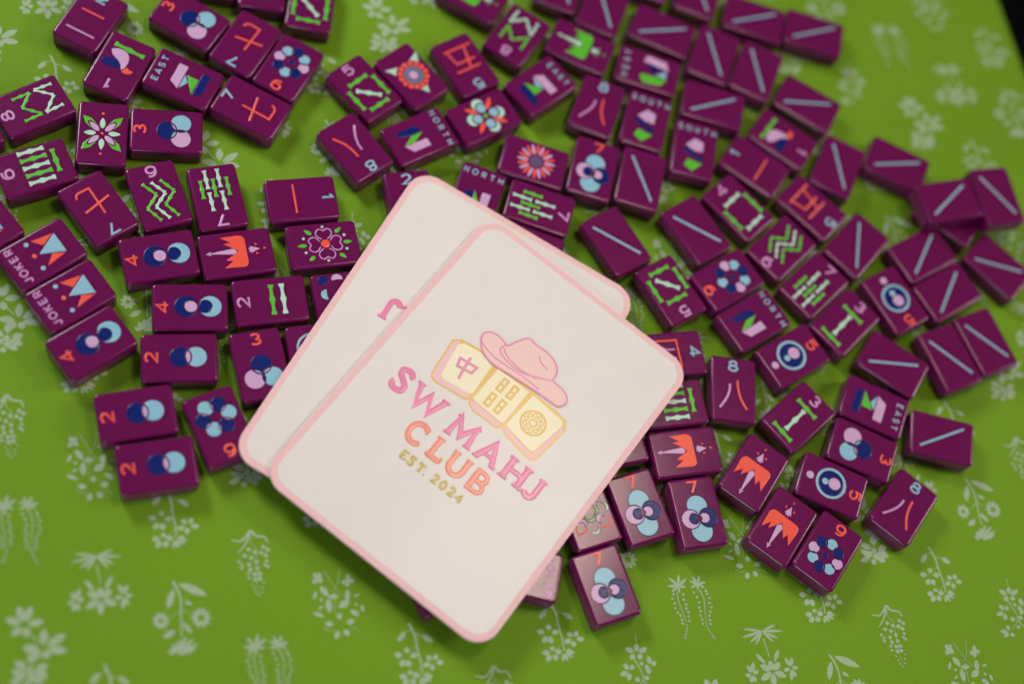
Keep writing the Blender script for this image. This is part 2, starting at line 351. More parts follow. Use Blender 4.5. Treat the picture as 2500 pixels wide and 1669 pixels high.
def G_south(): return word('SOUTH', 'B', 10.8, -8.0, 8.2, 2.5) + [P('facet', 'P', [(-.5, 5.9), (3.8, 4.5), (3.8, -.6), (-.2, -.6), (-4.6, 1.4)]), P('slab', 'N', [(-4.7, .9), (4.6, -3.9), (4.2, -6.3), (-5, -2.1)]), P('facet', 'G', [(-2.8, -5.7), (4.2, -6.9), (-.1, -11.8), (-4.1, -9.4)])]
def G_west(): return word('WEST', 'B', 10.9, -6.2, 6.6, 2.5) + [P('slab', 'P', [(8, 1.8), (7.1, -7.8), (2.8, -9.5), (4.3, 3.0)]), P('facet', 'N', [(3.6, 1.5), (2.4, -7.6), (-1.1, -2.4)]), P('facet', 'B', [(2.2, -8.6), (-1.9, -8.8), (-1.3, -3.4)]), P('slab', 'G', [(-2.8, 2.8), (-2.2, -9.5), (-6.5, -6.8), (-7.4, 1.4), (-4.6, 3.6)])]
def G_joker(): return word('JOKER', 'V', 10.5, -7.2, 7.2, 2.9, .68) + [P('facet', 'B', [(5.0, -8.8), (-4.3, -8.6), (.2, .9)]), P('facet', 'R', [(5.3, -8.2), (6.8, .7), (2.7, -2.4)]), P('facet', 'R', [(-4.6, -8.0), (-2.2, -3.4), (-5.9, 1.0)]), P('dot', 'B', circle(6.4, 2.9, .95, 20)), P('dot', 'B', circle(-5.7, 3.1, .95, 20)), P('dot', 'R', circle(.5, 3.0, .95, 20))]
def wd(ch): return digit(ch, 'B', -.3, 10.9, 4.4, .9)
def G_wan1(): return [wd('1'), line('brush_stroke', 'R', [(-7.1, -3), (6.4, -3)], .85)]
def G_wan2(): return [wd('2'), line('brush_stroke', 'R', [(-5.4, 2.3), (5, 2.3)], .85), line('brush_stroke', 'V', [(-6.7, -8.5), (6.3, -8.5)], .85)]
def ups(l, k): v, f = l[2]; return (l[0], l[1], ([(x, y, z+k) for x, y, z in v], f))
def G_wan5(): return [wd('5'), line('brush_stroke', 'R', [(-6.7, 2.4), (5.8, 2.4)], .9), ups(line('brush_stroke', 'R', [(-1.6, 2.4), (-4.4, -9)], .9), .012), ups(line('brush_stroke', 'R', [(-6, -1.7), (3.6, -1.7), (4.8, -8.8)], .9), .024), ups(line('brush_stroke', 'R', [(-8, -9), (6.3, -9)], .9), .036)]
def G_wan7(): return [wd('7'), line('brush_stroke', 'R', [(5.5, -.3), (-6.7, -2.7)], .95), ups(line('brush_stroke', 'R', [(-1.2, 3.6), (-1.6, -9.4), (2.7, -9.5)] + arc(2.9, -7.2, 2.3, 2.3, -80, 0, 5), .9), .015)]
def G_wan8(): return [wd('8'), line('brush_stroke', 'V', spline([(-1.8, 2.4), (-2.0, -.6), (-3.4, -4.4), (-6.4, -9.1)], 4), .95), line('brush_stroke', 'R', spline([(1.7, 4.4), (2.0, .4), (3.2, -4), (5.9, -8.6)], 4), .95)]
def G_wan4(): return [wd('4'), ('brush_stroke', 'R', stroke([(-6.3, 3.6), (-6.3, -8.6), (6, -8.6), (6, 3.6)], .85, Z, closed=True)), line('brush_stroke', 'V', [(-2, 2), (-2.2, -2), (-4, -4.6)], .8), line('brush_stroke', 'V', [(1.8, 2), (1.8, -4), (4, -4.2)], .8)]
def G_back(): return [line('blue_stick', 'B', [(-6.0, 10.4), (-5.6, 9.8), (6.1, -9.3), (6.5, -9.9)], 1.0)]
def dragon(w):
    sp = 'MG' if w == 'G' else 'PR'
    return [P('wings', w, [(-7.7, -5.8), (-7.9, 1.7), (-7.3, 3.4), (-5.9, 4.2), (4.9, 4.0), (6.1, 3.3), (6.6, 1.8), (6.2, -6.2), (3.5, -2.0), (2.8, -4.8), (-.8, 1.0), (-4.7, -4.8), (-5.1, -1.9)], rim=.25, h=.2),
      P('head', sp[0], [(-.8, 9.7), (-2.5, 5.6), (-1.6, 6.0), (-1.7, 4.9), (-.8, 5.4), (.1, 4.9), (-.0, 6.0), (.9, 5.6)], rim=.1),
      P('tail', sp[0], [(-.8, .3), (-2.2, -1.1), (-1.3, -10.7), (-2.1, -10.2), (-1.0, -12.6), (0.0, -10.2), (-.8, -10.7), (.5, -1.1)], rim=.18),
      ] + [P('speck', w, [(x-.6, y-.55), (x+.6, y-.55), (x, y+.7)], rim=.08) for x, y in ((-2.9, 8.4), (-.8, 11.7), (1.2, 8.3))]
def G_reddragon(): return dragon('R')
def G_greendragon(): return dragon('G')
def rot4(p, k): return [((x, y), (-y, x), (-x, -y), (y, -x))[k] for x, y in p]
def G_lily():
    out = [P('dot', 'R', circle(x, y, .62, 16)) for x, y in ((0, 9.4), (0, -.1), (-.1, -9.8))]
    out += [leaf('M', a, b, 2.3) for a, b in (((0, 2.2), (0, 7.4)), ((-2.4, -.1), (-7.4, -.1)), ((2.4, -.1), (7.5, -.1)), ((0, -2.6), (0, -7.9)))]
    for sx in (1, -1):
        for sy in (1, -1):
            out.append(leaf('P', (sx*1.2, -.1+sy*1.1), (sx*5.3, -.1+sy*5.2), 2.4))
            v = [(2.2, 4.3), (4.6, 7.0), (8.1, 8.2), (7.1, 4.8), (4.4, 2.1), (5.9, 4.6), (5.9, 5.6), (4.9, 5.9)]
            out.append(P('leaf', 'G', [(sx*x, -.1+sy*y) for x, y in v], rim=.2))
    return out
def G_peony():
    out = [P('dot', 'R', circle(-.3, .9, 1.9, 28), h=.4, rim=.7)]
    h = [(1.2, 2.3), (2.7, 3.3), (3.4, 4.8), (2.7, 6.5), (1.4, 6.9), (0, 6.1), (-1.4, 6.9), (-2.7, 6.5), (-3.4, 4.8), (-2.7, 3.3), (-1.2, 2.3)]
    for k in range(4):
        v, f = stroke([(x-.3, y+.9) for x, y in spline(rot4(h, k), 3)], .5, Z+.012*k); out.append(('petal_outline', 'V', (v, f)))
    for a, b in (((-5, -4.2), (-7.4, -7.2)), ((-4.9, 5.8), (-7.2, 8.4)), ((-.2, -6.9), (-.2, -11)), ((-.3, 8.4), (-.3, 12.2)), ((5, -4.4), (7.0, -7)), ((4.7, 6.0), (7.0, 8.6))): out.append(leaf('G', a, b, 1.7, 'leaf'))
    return out + [P('dot', 'M', circle(x, y, .62, 14)) for x, y in ((-8.2, .8), (-3.5, -7.9), (3, -7.8), (7.5, .9), (2.8, 9.5), (-3.6, 9.4))]
def pet(c, cx, cy, r0, r1, n, w, ph, cols): return [leaf(cols[i % len(cols)], (cx+r0*math.cos(ph+2*math.pi*i/n), cy+r0*math.sin(ph+2*math.pi*i/n)), (cx+r1*math.cos(ph+2*math.pi*i/n), cy+r1*math.sin(ph+2*math.pi*i/n)), w, pt=False) for i in range(n)]
def G_daisy(): return [P('disc', 'D', circle(.3, -.8, 3.1, 28))] + pet(0, .3, -.8, 3.5, 8.8, 20, 1.45, .1, 'RP')
def G_aster():
    out = [P('disc', 'P', circle(.9, -.3, 2.1, 26), h=.3, rim=.6)]
    out += [leaf('S', (.9+2.3*math.cos(t), -.3+2.3*math.sin(t)), (.9+5.0*math.cos(t), -.3+5.0*math.sin(t)), 1.15) for t in [2*math.pi*i/14 for i in range(14)]]
    out += [P('petal', 'R', [(.9+r*math.cos(t+d), -.3+r*math.sin(t+d)) for r, d in ((4.3, .0), (5.3, -.17), (6.7, -.19), (7.3, -.07), (7.3, .07), (6.7, .19), (5.3, .17))], rim=.15) for t in [2*math.pi*(i+.5)/14 for i in range(14)]]
    return out + [P('leaf', 'M', [(-2.6, 6.7), (-8.6, 8.6), (-5.8, 3.7), (-4.6, 5.4)]), P('leaf', 'M', [(4.2, 6.6), (10.0, 8.6), (7.4, 3.6), (6.1, 5.3)]), P('leaf', 'M', [(-1.3, -7.3), (.9, -11.4), (2.9, -7.3), (.9, -7.9)])]
def G_orchid():
    out = [P('disc', 'G', circle(-.1, .8, 1.05, 20), h=.3, rim=.5)]
    for x, y, mx, my in ((-4.2, .8, -6.2, .2), (0, 5.1, .8, 7.0), (0, -3.4, -.4, -5.6), (4.2, .7, 6.0, 1.4)):
        out.append(P('petal', 'B', circle(x, y, 2.15, 24), h=.35, rim=.7)); out += reg('M', [(mx, my, 3.0)], [(x, y, 2.75), ], 'crescent')
    return out + [leaf('R', a, b, 2.3) for a, b in (((-2.6, 3.0), (-7.6, 7.6)), ((-2.6, -1.7), (-7, -6.7)), ((2.3, 3.3), (6.9, 8.4)), ((2.4, -1.7), (6.8, -6.4)))]
def G_lotus():
    out = []
    out += reg('G', [(2.4, 0, 2.1)], [(1.4, 0, 1.9)], 'crescent') + reg('G', [(-2.4, 0, 2.1)], [(-1.4, 0, 1.9)], 'crescent') + reg('G', [(0, 2.4, 2.1)], [(0, 1.4, 1.9)], 'crescent') + reg('G', [(0, -2.4, 2.1)], [(0, -1.4, 1.9)], 'crescent')
    for k, (x, y) in enumerate(((4, 3.6), (4, -4.2), (-4, 3.6), (-4, -4.2))): out += reg('P', [(x, y, 2.0)], [(x*1.25, y*1.25, 1.8)], 'crescent')
    for x, y in ((7, 0), (-7, 0), (0, 7.6), (0, -7.8)): out += reg('M', [(x, y, 2.1)], [(x*.87, y*.87, 1.95)], 'crescent')
    for sx, sy in ((1, 1), (1, -1), (-1, 1), (-1, -1)): out.append(line('petal_outline', 'R', [(sx*x, sy*y) for x, y in ((6.7, 4.0), (7.6, 6.2), (7.1, 7.9), (5.2, 8.0), (3.0, 7.0))], .7))
    return out
def G_plain(): return []

# ---------------------------------------------------------------- tile body
def tile_mesh():
    bm = bmesh.new(); bmesh.ops.create_cube(bm, size=1)
    for v in bm.verts: v.co = Vector((v.co.x*TW, v.co.y*TL, (v.co.z+.5)*TH))
    ve = [e for e in bm.edges if abs(e.verts[0].co.z-e.verts[1].co.z) > 1]
    bmesh.ops.bevel(bm, geom=ve, offset=1.9, segments=5, affect='EDGES', profile=.5)
    he = [e for e in bm.edges if abs(e.verts[0].co.z-e.verts[1].co.z) < .01 and len(e.link_faces) == 2 and abs(e.link_faces[0].normal.z-e.link_faces[1].normal.z) > .5]
    bmesh.ops.bevel(bm, geom=he, offset=1.15, segments=5, affect='EDGES', profile=.5)
    big = [f for f in bm.faces if f.calc_area() > 60]
    bmesh.ops.inset_individual(bm, faces=big, thickness=0.12)
    for v in bm.verts: v.co *= S
    me = bpy.data.meshes.new('tile_body'); bm.to_mesh(me); bm.free()
    me.polygons.foreach_set('use_smooth', [True]*len(me.polygons)); me.materials.append(M['tile']); return me
BODY = tile_mesh()
bpy.context.view_layer.update()
MODS = {}
def art(kind):
    if kind not in MODS:
        MODS[kind] = []
        for name, c, (v, f) in globals()['G_'+kind]():
            me = mesh(name, v, f); me.materials.append(M[c]); MODS[kind].append((name, me))
    return MODS[kind]
def build_tile(kind, x, y, rot, z, label, tilt=None):
    t = bpy.data.objects.new('mahjong_tile', None); col.objects.link(t); t.empty_display_size = .01
    t.location = (x*S, y*S, z*S); t.rotation_euler = (tilt[0] if tilt else 0, tilt[1] if tilt else 0, math.radians(rot))
    t['label'] = label; t['category'] = 'mahjong tile'; t['group'] = 'mahjong tiles scattered on the green cloth'
    link('body', BODY, t)
    for name, me in art(kind): link(name, me, t)
    return t
TILES = [
('wan2',-226.17,319.09,4.3,0.0,'purple tile with red and pink bars, cut by the frame above the bird tile'),
('bird',-203.34,306.25,-171.9,0.0,'bird tile with upside-down 1, touching the EAST tile in the upper left'),
('dot3',-192.49,343.60,89.7,0.0,'purple tile with 3 above three overlapping circles, at the upper left frame edge'),
('east',-178.38,316.24,97.2,0.0,'purple tile reading EAST between the bird tile and two red-character tiles'),
('wan7',-166.36,347.33,-178.2,0.0,'purple tile with red seven character upside down, left of the ring-of-eight-circles tile'),
('dot9',-145.05,347.87,-177.7,0.0,'purple tile with inverted 9 and circle ring, below the cropped bamboo tile'),
('wan7',-147.64,321.12,93.5,0.0,'purple tile with blue 7 turned left and red character, right of EAST tile'),
('dot9',-177.41,380.12,26.8,0.0,'cropped purple tile showing two circle bottoms at the top frame edge'),
('plain',-197.83,374.05,26.1,0.0,'sliver of purple tile cropped at the top, right of the 3 tile'),
('bam5',-154.44,383.34,23.1,0.0,'purple tile with green bamboo square, cropped at the top beside bare cloth'),
('bam5',-112.57,358.27,71.4,0.0,'purple tile with 5 and bamboo square, left of the tile with mint leaves'),
('aster',-98.51,376.36,70.3,0.0,'flower tile with coral ring, lilac centre and three mint leaves'),
('wan5',-81.29,396.14,-119.0,0.0,'purple tile with red five character and upside-down blue 5, top middle'),
('wan8',-100.81,329.87,-112.2,0.0,'purple tile with upside-down blue 8, below the bamboo square 5 tile'),
('north',-80.32,351.22,-30.2,0.0,'purple tile reading NORTH sideways, beside the upside-down blue 8'),
('orchid',-61.37,377.13,-29.3,0.0,'flower tile with four blue petals and four coral petals'),
('east',-47.49,407.41,-20.3,0.0,'purple tile reading EAST sideways, right of the red five character'),
('bam8',-69.20,425.00,177.1,0.0,'blurred purple bamboo 8 tile beside the green dragon tile, digit at lower left'),
('greendragon',-96.46,432.78,-89.1,0.0,'purple tile corner with green and mint tips, cropped at the top middle'),
('greendragon',-41.58,437.60,-83.3,0.0,'purple green-dragon tile with its mint arrow head pointing right'),
('west',-8.99,445.28,104.9,0.0,'blurred purple tile reading WEST, under the row of blue-stick backs'),
('wan8',-20.62,413.24,8.9,0.0,'purple tile with 8 over pink and red strokes, left of the SOUTH tiles'),
('south',1.96,419.95,13.6,0.0,'blurred purple tile reading SOUTH directly below the WEST tile'),
('south',27.82,419.69,18.0,0.0,'blurred purple tile reading SOUTH, lower right of the other SOUTH tile'),
('back',25.38,447.19,106.9,0.0,'tile back with rising blue stick, just above the lower SOUTH tile'),
('back',-12.69,469.76,98.4,0.0,'tile back with level blue stick, directly above the WEST tile'),
('back',13.92,473.05,8.5,0.0,'tile back with steep blue stick, right of the WEST tile'),
('back',35.39,477.66,6.7,0.0,'tile back with steep blue stick, beside bare cloth, above the short-character tiles'),
('back',22.38,504.67,105.5,0.0,'tile back with slightly rising stick, left neighbour of the topmost right corner tile'),
('back',51.17,515.97,106.7,0.0,'tile back at the far upper right corner of the spread, beside open cloth'),
('back',-65.16,464.04,10.7,0.0,"tile back cropped at the top, above the green dragon tile's left end"),
('back',-42.38,464.69,8.4,0.0,"tile back with upright blue stick at the top, above the dragon tile's right end"),
('back',-7.32,502.51,10.0,0.0,'tile back cropped at the top, left of the rising-stick pair'),
('back',-31.21,497.06,10.6,0.0,'sliver of tile back cropped at the top, above the level-stick back'),
('daisy',-31.89,369.91,104.2,0.0,'flower tile with round daisy of coral and lilac petals'),
('dot7',-7.58,382.64,14.9,0.0,'purple tile with 7 and blue circles, right of the round daisy tile'),
('back',13.12,390.84,15.3,0.0,'tile back with steep blue stick, right of the blurred 7 circles tile'),
('north',-45.39,339.87,11.1,0.0,'purple tile reading NORTH, half hidden by the top edge of the cards'),
('bam7',-19.21,350.73,-76.6,0.0,"purple bamboo 7 tile touching the cards' upper edge below the daisy tile"),
('plain',-14.44,329.94,102.0,0.0,'sliver of purple tile between the bamboo 7 tile and the cards'),
('back',17.31,355.89,60.7,0.0,'tile back with falling blue stick, beside the cards below the bamboo 7'),
('back',46.14,382.28,62.1,0.0,'tile back with falling blue stick, above the tile with circle ring and red 6'),
('bam4',58.03,404.35,72.3,0.0,'purple bamboo 4 tile with mint and green square outline'),
('wan1',55.89,429.03,86.1,0.0,'purple tile with single short red bar, above the bamboo 4 tile'),
('bird',61.67,450.60,-93.5,0.0,'blurred bird tile beside the single red bar tile, under a stick back'),
('back',64.18,476.12,90.0,0.0,'tile back with slightly falling stick, directly above the blurred bird tile'),
('back',90.56,452.92,4.3,0.0,'tile back with steep stick, right of the blurred bird tile'),
('back',115.47,471.95,95.5,0.0,'tile back with level stick, alone against cloth left of the stacked pair'),
('back',142.67,461.69,133.0,9.1,'raised tile back lying on other tiles near the right frame edge'),
('back',162.62,478.33,39.5,9.1,'tile back with falling stick, directly right of the raised tile with rising stick'),
('back',114.31,419.57,-12.7,0.0,'tile back with upright stick, standing corner-wise between red character and raised tile'),
('back',143.74,434.15,-30.6,0.0,'tile back with steep rising stick, just below the raised tile'),
('back',161.42,422.61,-29.5,0.0,'tile back with steep rising stick, right of the blurred eye-like 5 tile'),
('back',178.62,450.07,76.1,0.0,'tile back cut by the right frame edge, below the rightmost pair'),
('dot5',140.83,404.04,-121.1,0.0,'blurred eye-like ringed circle tile with inverted 5, among stick backs'),
('bam3',124.22,380.06,-16.8,0.0,'purple bamboo 3 tile left of the blurred inverted 5 tile'),
('bam7',104.51,388.75,-17.2,0.0,'blurred purple bamboo 7 tile on the right, under the chevron tile'),
('bam9',83.94,397.31,163.8,0.0,'blurred purple tile with green and mint chevrons, inverted 9, on the right'),
('wan5',88.01,425.02,-103.6,0.0,'blurred purple tile with red five character, right of the bamboo 4 tile'),
('bam5',48.78,348.21,-119.9,0.0,"purple bamboo square tile with upside-down 5, right of the cards' corner"),
('dot9',68.66,367.96,152.8,0.0,'blurred purple tile with circle ring and red digit, above the right NORTH tile'),
('north',87.06,356.69,-28.1,0.0,'purple tile reading NORTH, in the right half above the eye-like 5'),
('dot5',109.42,350.93,-29.0,0.0,'eye-like ringed circle tile with red 5, between NORTH and bamboo 3'),
('wan4',61.64,320.58,-51.9,0.0,"purple tile with blue 4 and red box, partly under the cards' right corner"),
('bam6',71.78,300.10,128.5,0.0,'purple tile with bamboo sticks, partly under the cards below the blue 4'),
('wan8',92.53,321.20,24.4,0.0,"upright purple tile with 8 over pink and red strokes, beside the cards' right corner"),
('bam3',122.98,325.89,-19.1,0.0,'purple bamboo 3 tile with two green bars, below the eye-like 5 tile'),
('reddragon',85.90,283.44,-51.3,0.0,"red dragon tile turned sideways, touching the cards' lower right edge"),
('plain',56.46,269.41,133.3,0.0,'plain purple tile corner peeking out under the cards, left of sideways dragon'),
('dot7',79.37,251.62,48.2,0.0,"glossy 7 circles tile leaning toward the cards' lower right edge"),
('dot7',101.54,262.49,39.1,0.0,'7 circles tile directly below the sideways red dragon tile'),
('lotus',61.19,238.03,48.2,0.0,'glossy flower tile with crescent petals, half under the cards'),
('dot7',81.27,214.87,48.1,0.0,'glossy reflecting 7 circles tile, lowest of the three in front'),
('joker',49.58,202.51,-72.2,0.0,'glossy JOKER tile sticking out from under the cards near the bottom'),
('plain',18.77,182.78,56.5,0.0,"tiny purple tile corner showing under the cards' lower left edge"),
('plain',17.31,326.92,90.9,0.0,"sliver of purple tile under the back card's right end"),
('wan2',-67.45,321.04,41.1,0.0,'purple tile with blue 2, partly under the top corner of the back card'),
('wan1',-106.92,295.05,-50.5,0.0,'purple tile with single red bar and blue 1, left of the back card'),
('peony',-88.48,281.65,-49.6,0.0,'flower tile with pink outlined petals and green leaves, left of the cards'),
('reddragon',-115.93,258.24,-47.6,0.0,'red dragon tile turned sideways on the left, beside the pink outlined flower'),
('bam7',-136.21,275.99,-136.1,0.0,'bamboo 7 tile with upside-down lilac 7, above the left red dragon'),
('bam9',-156.30,263.14,49.7,0.0,'purple tile with lilac 9 over three bamboo chevrons, on the left'),
('wan7',-172.85,244.45,-114.0,0.0,'purple tile with red seven character and inverted 7, tilted, on the left'),
('dot3',-170.19,290.53,121.2,0.0,'purple tile with 3 and circles, right of the green-leaved flower tile'),
('lily',-190.79,274.32,30.3,0.0,'flower tile with four green leaves and mint petals'),
('bam8',-220.69,268.94,152.2,0.0,'tile with lilac 8 and two bamboo zigzags, at the left frame edge'),
('plain',-235.75,241.24,151.8,0.0,'purple tile corner cut by the left frame edge, below bamboo 8'),
('bam6',-203.29,245.39,144.5,0.0,'purple bamboo 6 tile at the left frame edge'),
('joker',-204.67,209.45,158.6,0.0,'purple tile cut by the left frame edge, above both JOKER tiles'),
('joker',-179.25,215.05,157.9,0.0,'upper of the two JOKER tiles at the left'),
('joker',-159.76,206.15,157.0,0.0,'lower JOKER tile at the left, touching the slanted circles 4 tile'),
('dot4',-141.98,193.64,156.5,0.0,'slanted circles 4 tile below the two JOKER tiles'),
('dot4',-140.95,239.61,133.9,0.0,'circles 4 tile left of the left sideways red dragon'),
('dot4',-118.68,227.42,123.7,0.0,'level circles 4 tile directly above the uppermost circles 2 tile'),
('bam2',-93.65,247.68,129.5,0.0,'purple bamboo 2 tile with one green and one mint stick'),
('dot8',-68.23,268.25,-49.1,0.0,"purple tile with half circles, partly hidden by the cards' left edge"),
('dot2',-110.42,206.69,123.9,0.0,'circles 2 tile directly under the level circles 4 tile'),
('dot3',-82.18,221.61,43.1,0.0,"upright purple 3 circles tile beside the cards' left edge"),
('dot1',-64.85,242.30,-50.1,0.0,"purple tile with large blue ring, mostly hidden by the cards' left edge"),
('dot2',-111.58,177.99,132.1,0.0,'middle circles 2 tile, touching the lowest one at the left'),
('dot2',-93.53,164.53,130.9,0.0,'lowest circles 2 tile, nearest the bare cloth at lower left'),
('dot6',-81.90,190.68,-126.3,0.0,'tile with six circles in a ring and inverted 6, by the cards'),
('east',151.60,349.42,-83.6,0.0,'purple tile reading EAST, lower right, above the sideways 3 circles'),
('dot3',154.16,327.74,-83.4,0.0,'sideways 3 circles tile between the EAST tile and the eye-like 5'),
('back',184.35,353.30,108.3,0.0,'tile back with rising blue stick, lowest back on the right side'),
('dot5',147.98,305.14,-83.2,0.0,'eye-like ringed circle tile with sideways 5, lower right'),
('wan8',180.35,313.82,-9.0,0.0,'purple 8 tile with pink and red strokes, lowest at the right'),
('reddragon',115.78,291.84,-5.1,0.0,'upper of the two slanted red dragon tiles at lower right'),
('reddragon',135.90,276.77,-6.5,0.0,'lower slanted red dragon tile, touching the 9 circles tile'),
('dot9',157.63,277.63,-7.1,0.0,'9 circles tile with red 9, lowest at the right of the slanted dragons'),
('back',151.61,373.65,86.2,0.0,'tile back with slightly falling stick, directly above the lower right EAST'),
('back',174.19,391.94,51.3,0.0,'left one of two parallel falling-stick backs at the right edge'),
('back',186.48,409.55,51.8,0.0,'right one of two parallel falling-stick backs at the right edge'),
('plain',147.95,461.99,83.3,0.0,'plain purple tile mostly hidden under the raised tile')
]
for kind, x, y, rot, z, label in TILES: build_tile(kind, x, y, rot, z, label)

# ---------------------------------------------------------------- cards with the embossed emblem
def rrect(w, h, r, n=10):
    p = []
    for cx, cy, a in ((w/2-r, h/2-r, 0), (-w/2+r, h/2-r, 90), (-w/2+r, -h/2+r, 180), (w/2-r, -h/2+r, 270)): p += arc(cx, cy, r, r, a, a+90, n)
    return p
CTH = 1.5
def card_body(w, h, r):
    p = clean(rrect(w, h, r)); vs, fs = [], []; n = len(p)
    for d, z in ((.25, 0), (0, .25), (0, CTH-.3), (.1, CTH-.08), (.3, CTH)): vs += [(x, y, z) for x, y in (inset(p, d) if d else p)]
    for k in range(4):
        for i in range(n): j = (i+1) % n; fs.append((k*n+i, k*n+j, k*n+n+j, k*n+n+i))
    fs.append(tuple(range(4*n, 5*n))); fs.append(tuple(reversed(range(n))))
    return mesh('card_body', vs, fs)
# serif letters: strokes (points, half widths) in mm relative to the letter's centre, cap height 10
def sb(x, y, l=1.7): return ([(x-l, y), (x+l, y)], .42)
SER = {
 'S': [(spline([(2.9, 2.9), (2.2, 4.5), (0, 4.9), (-2.2, 3.9), (-2.0, 1.9), (0.2, .3), (2.4, -1.4), (2.6, -3.6), (.6, -4.9), (-1.9, -4.6), (-3.1, -2.9)], 4), 1.0), ([(3.1, 4.6), (2.9, 2.3)], .5), ([(-3.2, -4.6), (-3.1, -2.1)], .5)],
 'W': [([(-6.2, 4.6), (-3.0, -4.4), (-.1, 3.0), (3.0, -4.4), (6.2, 4.6)], 1.0), sb(-6.2, 4.7, 1.8), sb(6.2, 4.7, 1.8)],
 'M': [([(-4.8, -4.6), (-4.1, 4.4), (0, -2.6), (4.1, 4.4), (4.8, -4.6)], 1.0), sb(-4.9, -4.7), sb(4.9, -4.7), sb(-4.5, 4.7, 1.2), sb(4.5, 4.7, 1.2)],
 'A': [([(-3.9, -4.6), (0, 4.6), (3.9, -4.6)], 1.0), ([(-2.2, -1.6), (2.2, -1.6)], .6), sb(-4, -4.7, 1.5), sb(4, -4.7, 1.5)],
 'H': [([(-3.6, 4.6), (-3.6, -4.6)], 1.05), ([(3.6, 4.6), (3.6, -4.6)], 1.05), ([(-3.6, 0), (3.6, 0)], .8), sb(-3.6, 4.7, 2.1), sb(3.6, 4.7, 2.1), sb(-3.6, -4.7, 2.1), sb(3.6, -4.7, 2.1)],
 'J': [([(1.3, 4.6), (1.3, -1.8)] + arc(-.9, -2.2, 2.2, 2.4, -5, -165, 8), 1.0), sb(1.3, 4.7, 1.9)],
 'C': [(arc(.3, 0, 4.2, 4.7, 48, 312, 18), 1.0), ([(3.4, 4.6), (3.2, 2.0)], .5), ([(3.4, -4.0), (3.0, -2.6)], .4)],
 'L': [([(-1.9, 4.6), (-1.9, -4.5), (3.0, -4.5)], 1.0), sb(-1.9, 4.7, 1.9), ([(-3.9, -4.7), (-1.5, -4.7)], .42), ([(3.3, -5.0), (3.4, -2.4)], .45)],
 'U': [([(-3.3, 4.6), (-3.3, -1.4)] + arc(0, -1.6, 3.3, 3.1, 190, 350, 10) + [(3.3, -1.4), (3.3, 4.6)], 1.0), sb(-3.3, 4.7, 1.7), sb(3.3, 4.7, 1.7)],
 'B': [([(-2.4, 4.6), (-2.4, -4.6)], 1.05), ([(-3.6, 4.6), (.4, 4.6)] + arc(.5, 2.4, 2.2, 2.2, 85, -85, 8) + [(-2.4, .2)], .8), ([(-2.4, .1), (.8, .1)] + arc(.9, -2.3, 2.5, 2.3, 80, -85, 8) + [(-3.6, -4.6)], .8)],
 'E': [([(-2.0, 4.5), (-2.0, -4.5)], 1.1), ([(-3.2, 4.5), (3, 4.5), (3.2, 2.6)], .6), ([(-2, 0), (1.6, 0)], .6), ([(-3.2, -4.5), (3, -4.5), (3.3, -2.4)], .6)],
 'T': [([(0, 4.5), (0, -4.5)], 1.1), ([(-3.6, 2.4), (-3.4, 4.5), (3.4, 4.5), (3.6, 2.4)], .6), sb(0, -4.7, 1.9)],
 '.': [([(-.9, -4.2), (.9, -4.2)], .9)],
 '2': [(spline([(-2.6, 2.3), (-1.6, 4.4), (.6, 4.8), (2.4, 3.3), (1.8, .9), (-.6, -1.8), (-2.8, -4.4)], 3), .9), ([(-3.0, -4.4), (3.0, -4.4), (3.1, -3.0)], .75)],
 '0': [('c', 0, 0, 2.9, 4.5, .9)],
 '4': [([(1.2, -4.6), (1.2, 4.6), (-3.2, -1.6), (3.2, -1.6)], .8), sb(1.2, -4.7, 1.5)],
}
def ser(ch, cx, cy, hgt, z, xs=1.0, fat=1.0):
    k = hgt/10.3; out = []
    for i, s in enumerate(SER[ch]):
        zz = z + .02*i
        if s[0] == 'c': out.append(stroke([(cx+(s[1]+s[3]*math.cos(t*math.pi/12))*k*xs, cy+(s[2]+s[4]*math.sin(t*math.pi/12))*k) for t in range(24)], 2*s[5]*k*fat, zz, .35, closed=True))
        else: out.append(stroke(clean_open([(cx+x*k*xs, cy+y*k) for x, y in s[0]]), 2*s[1]*k*fat, zz, .3))
    return join(out)
FC = {}
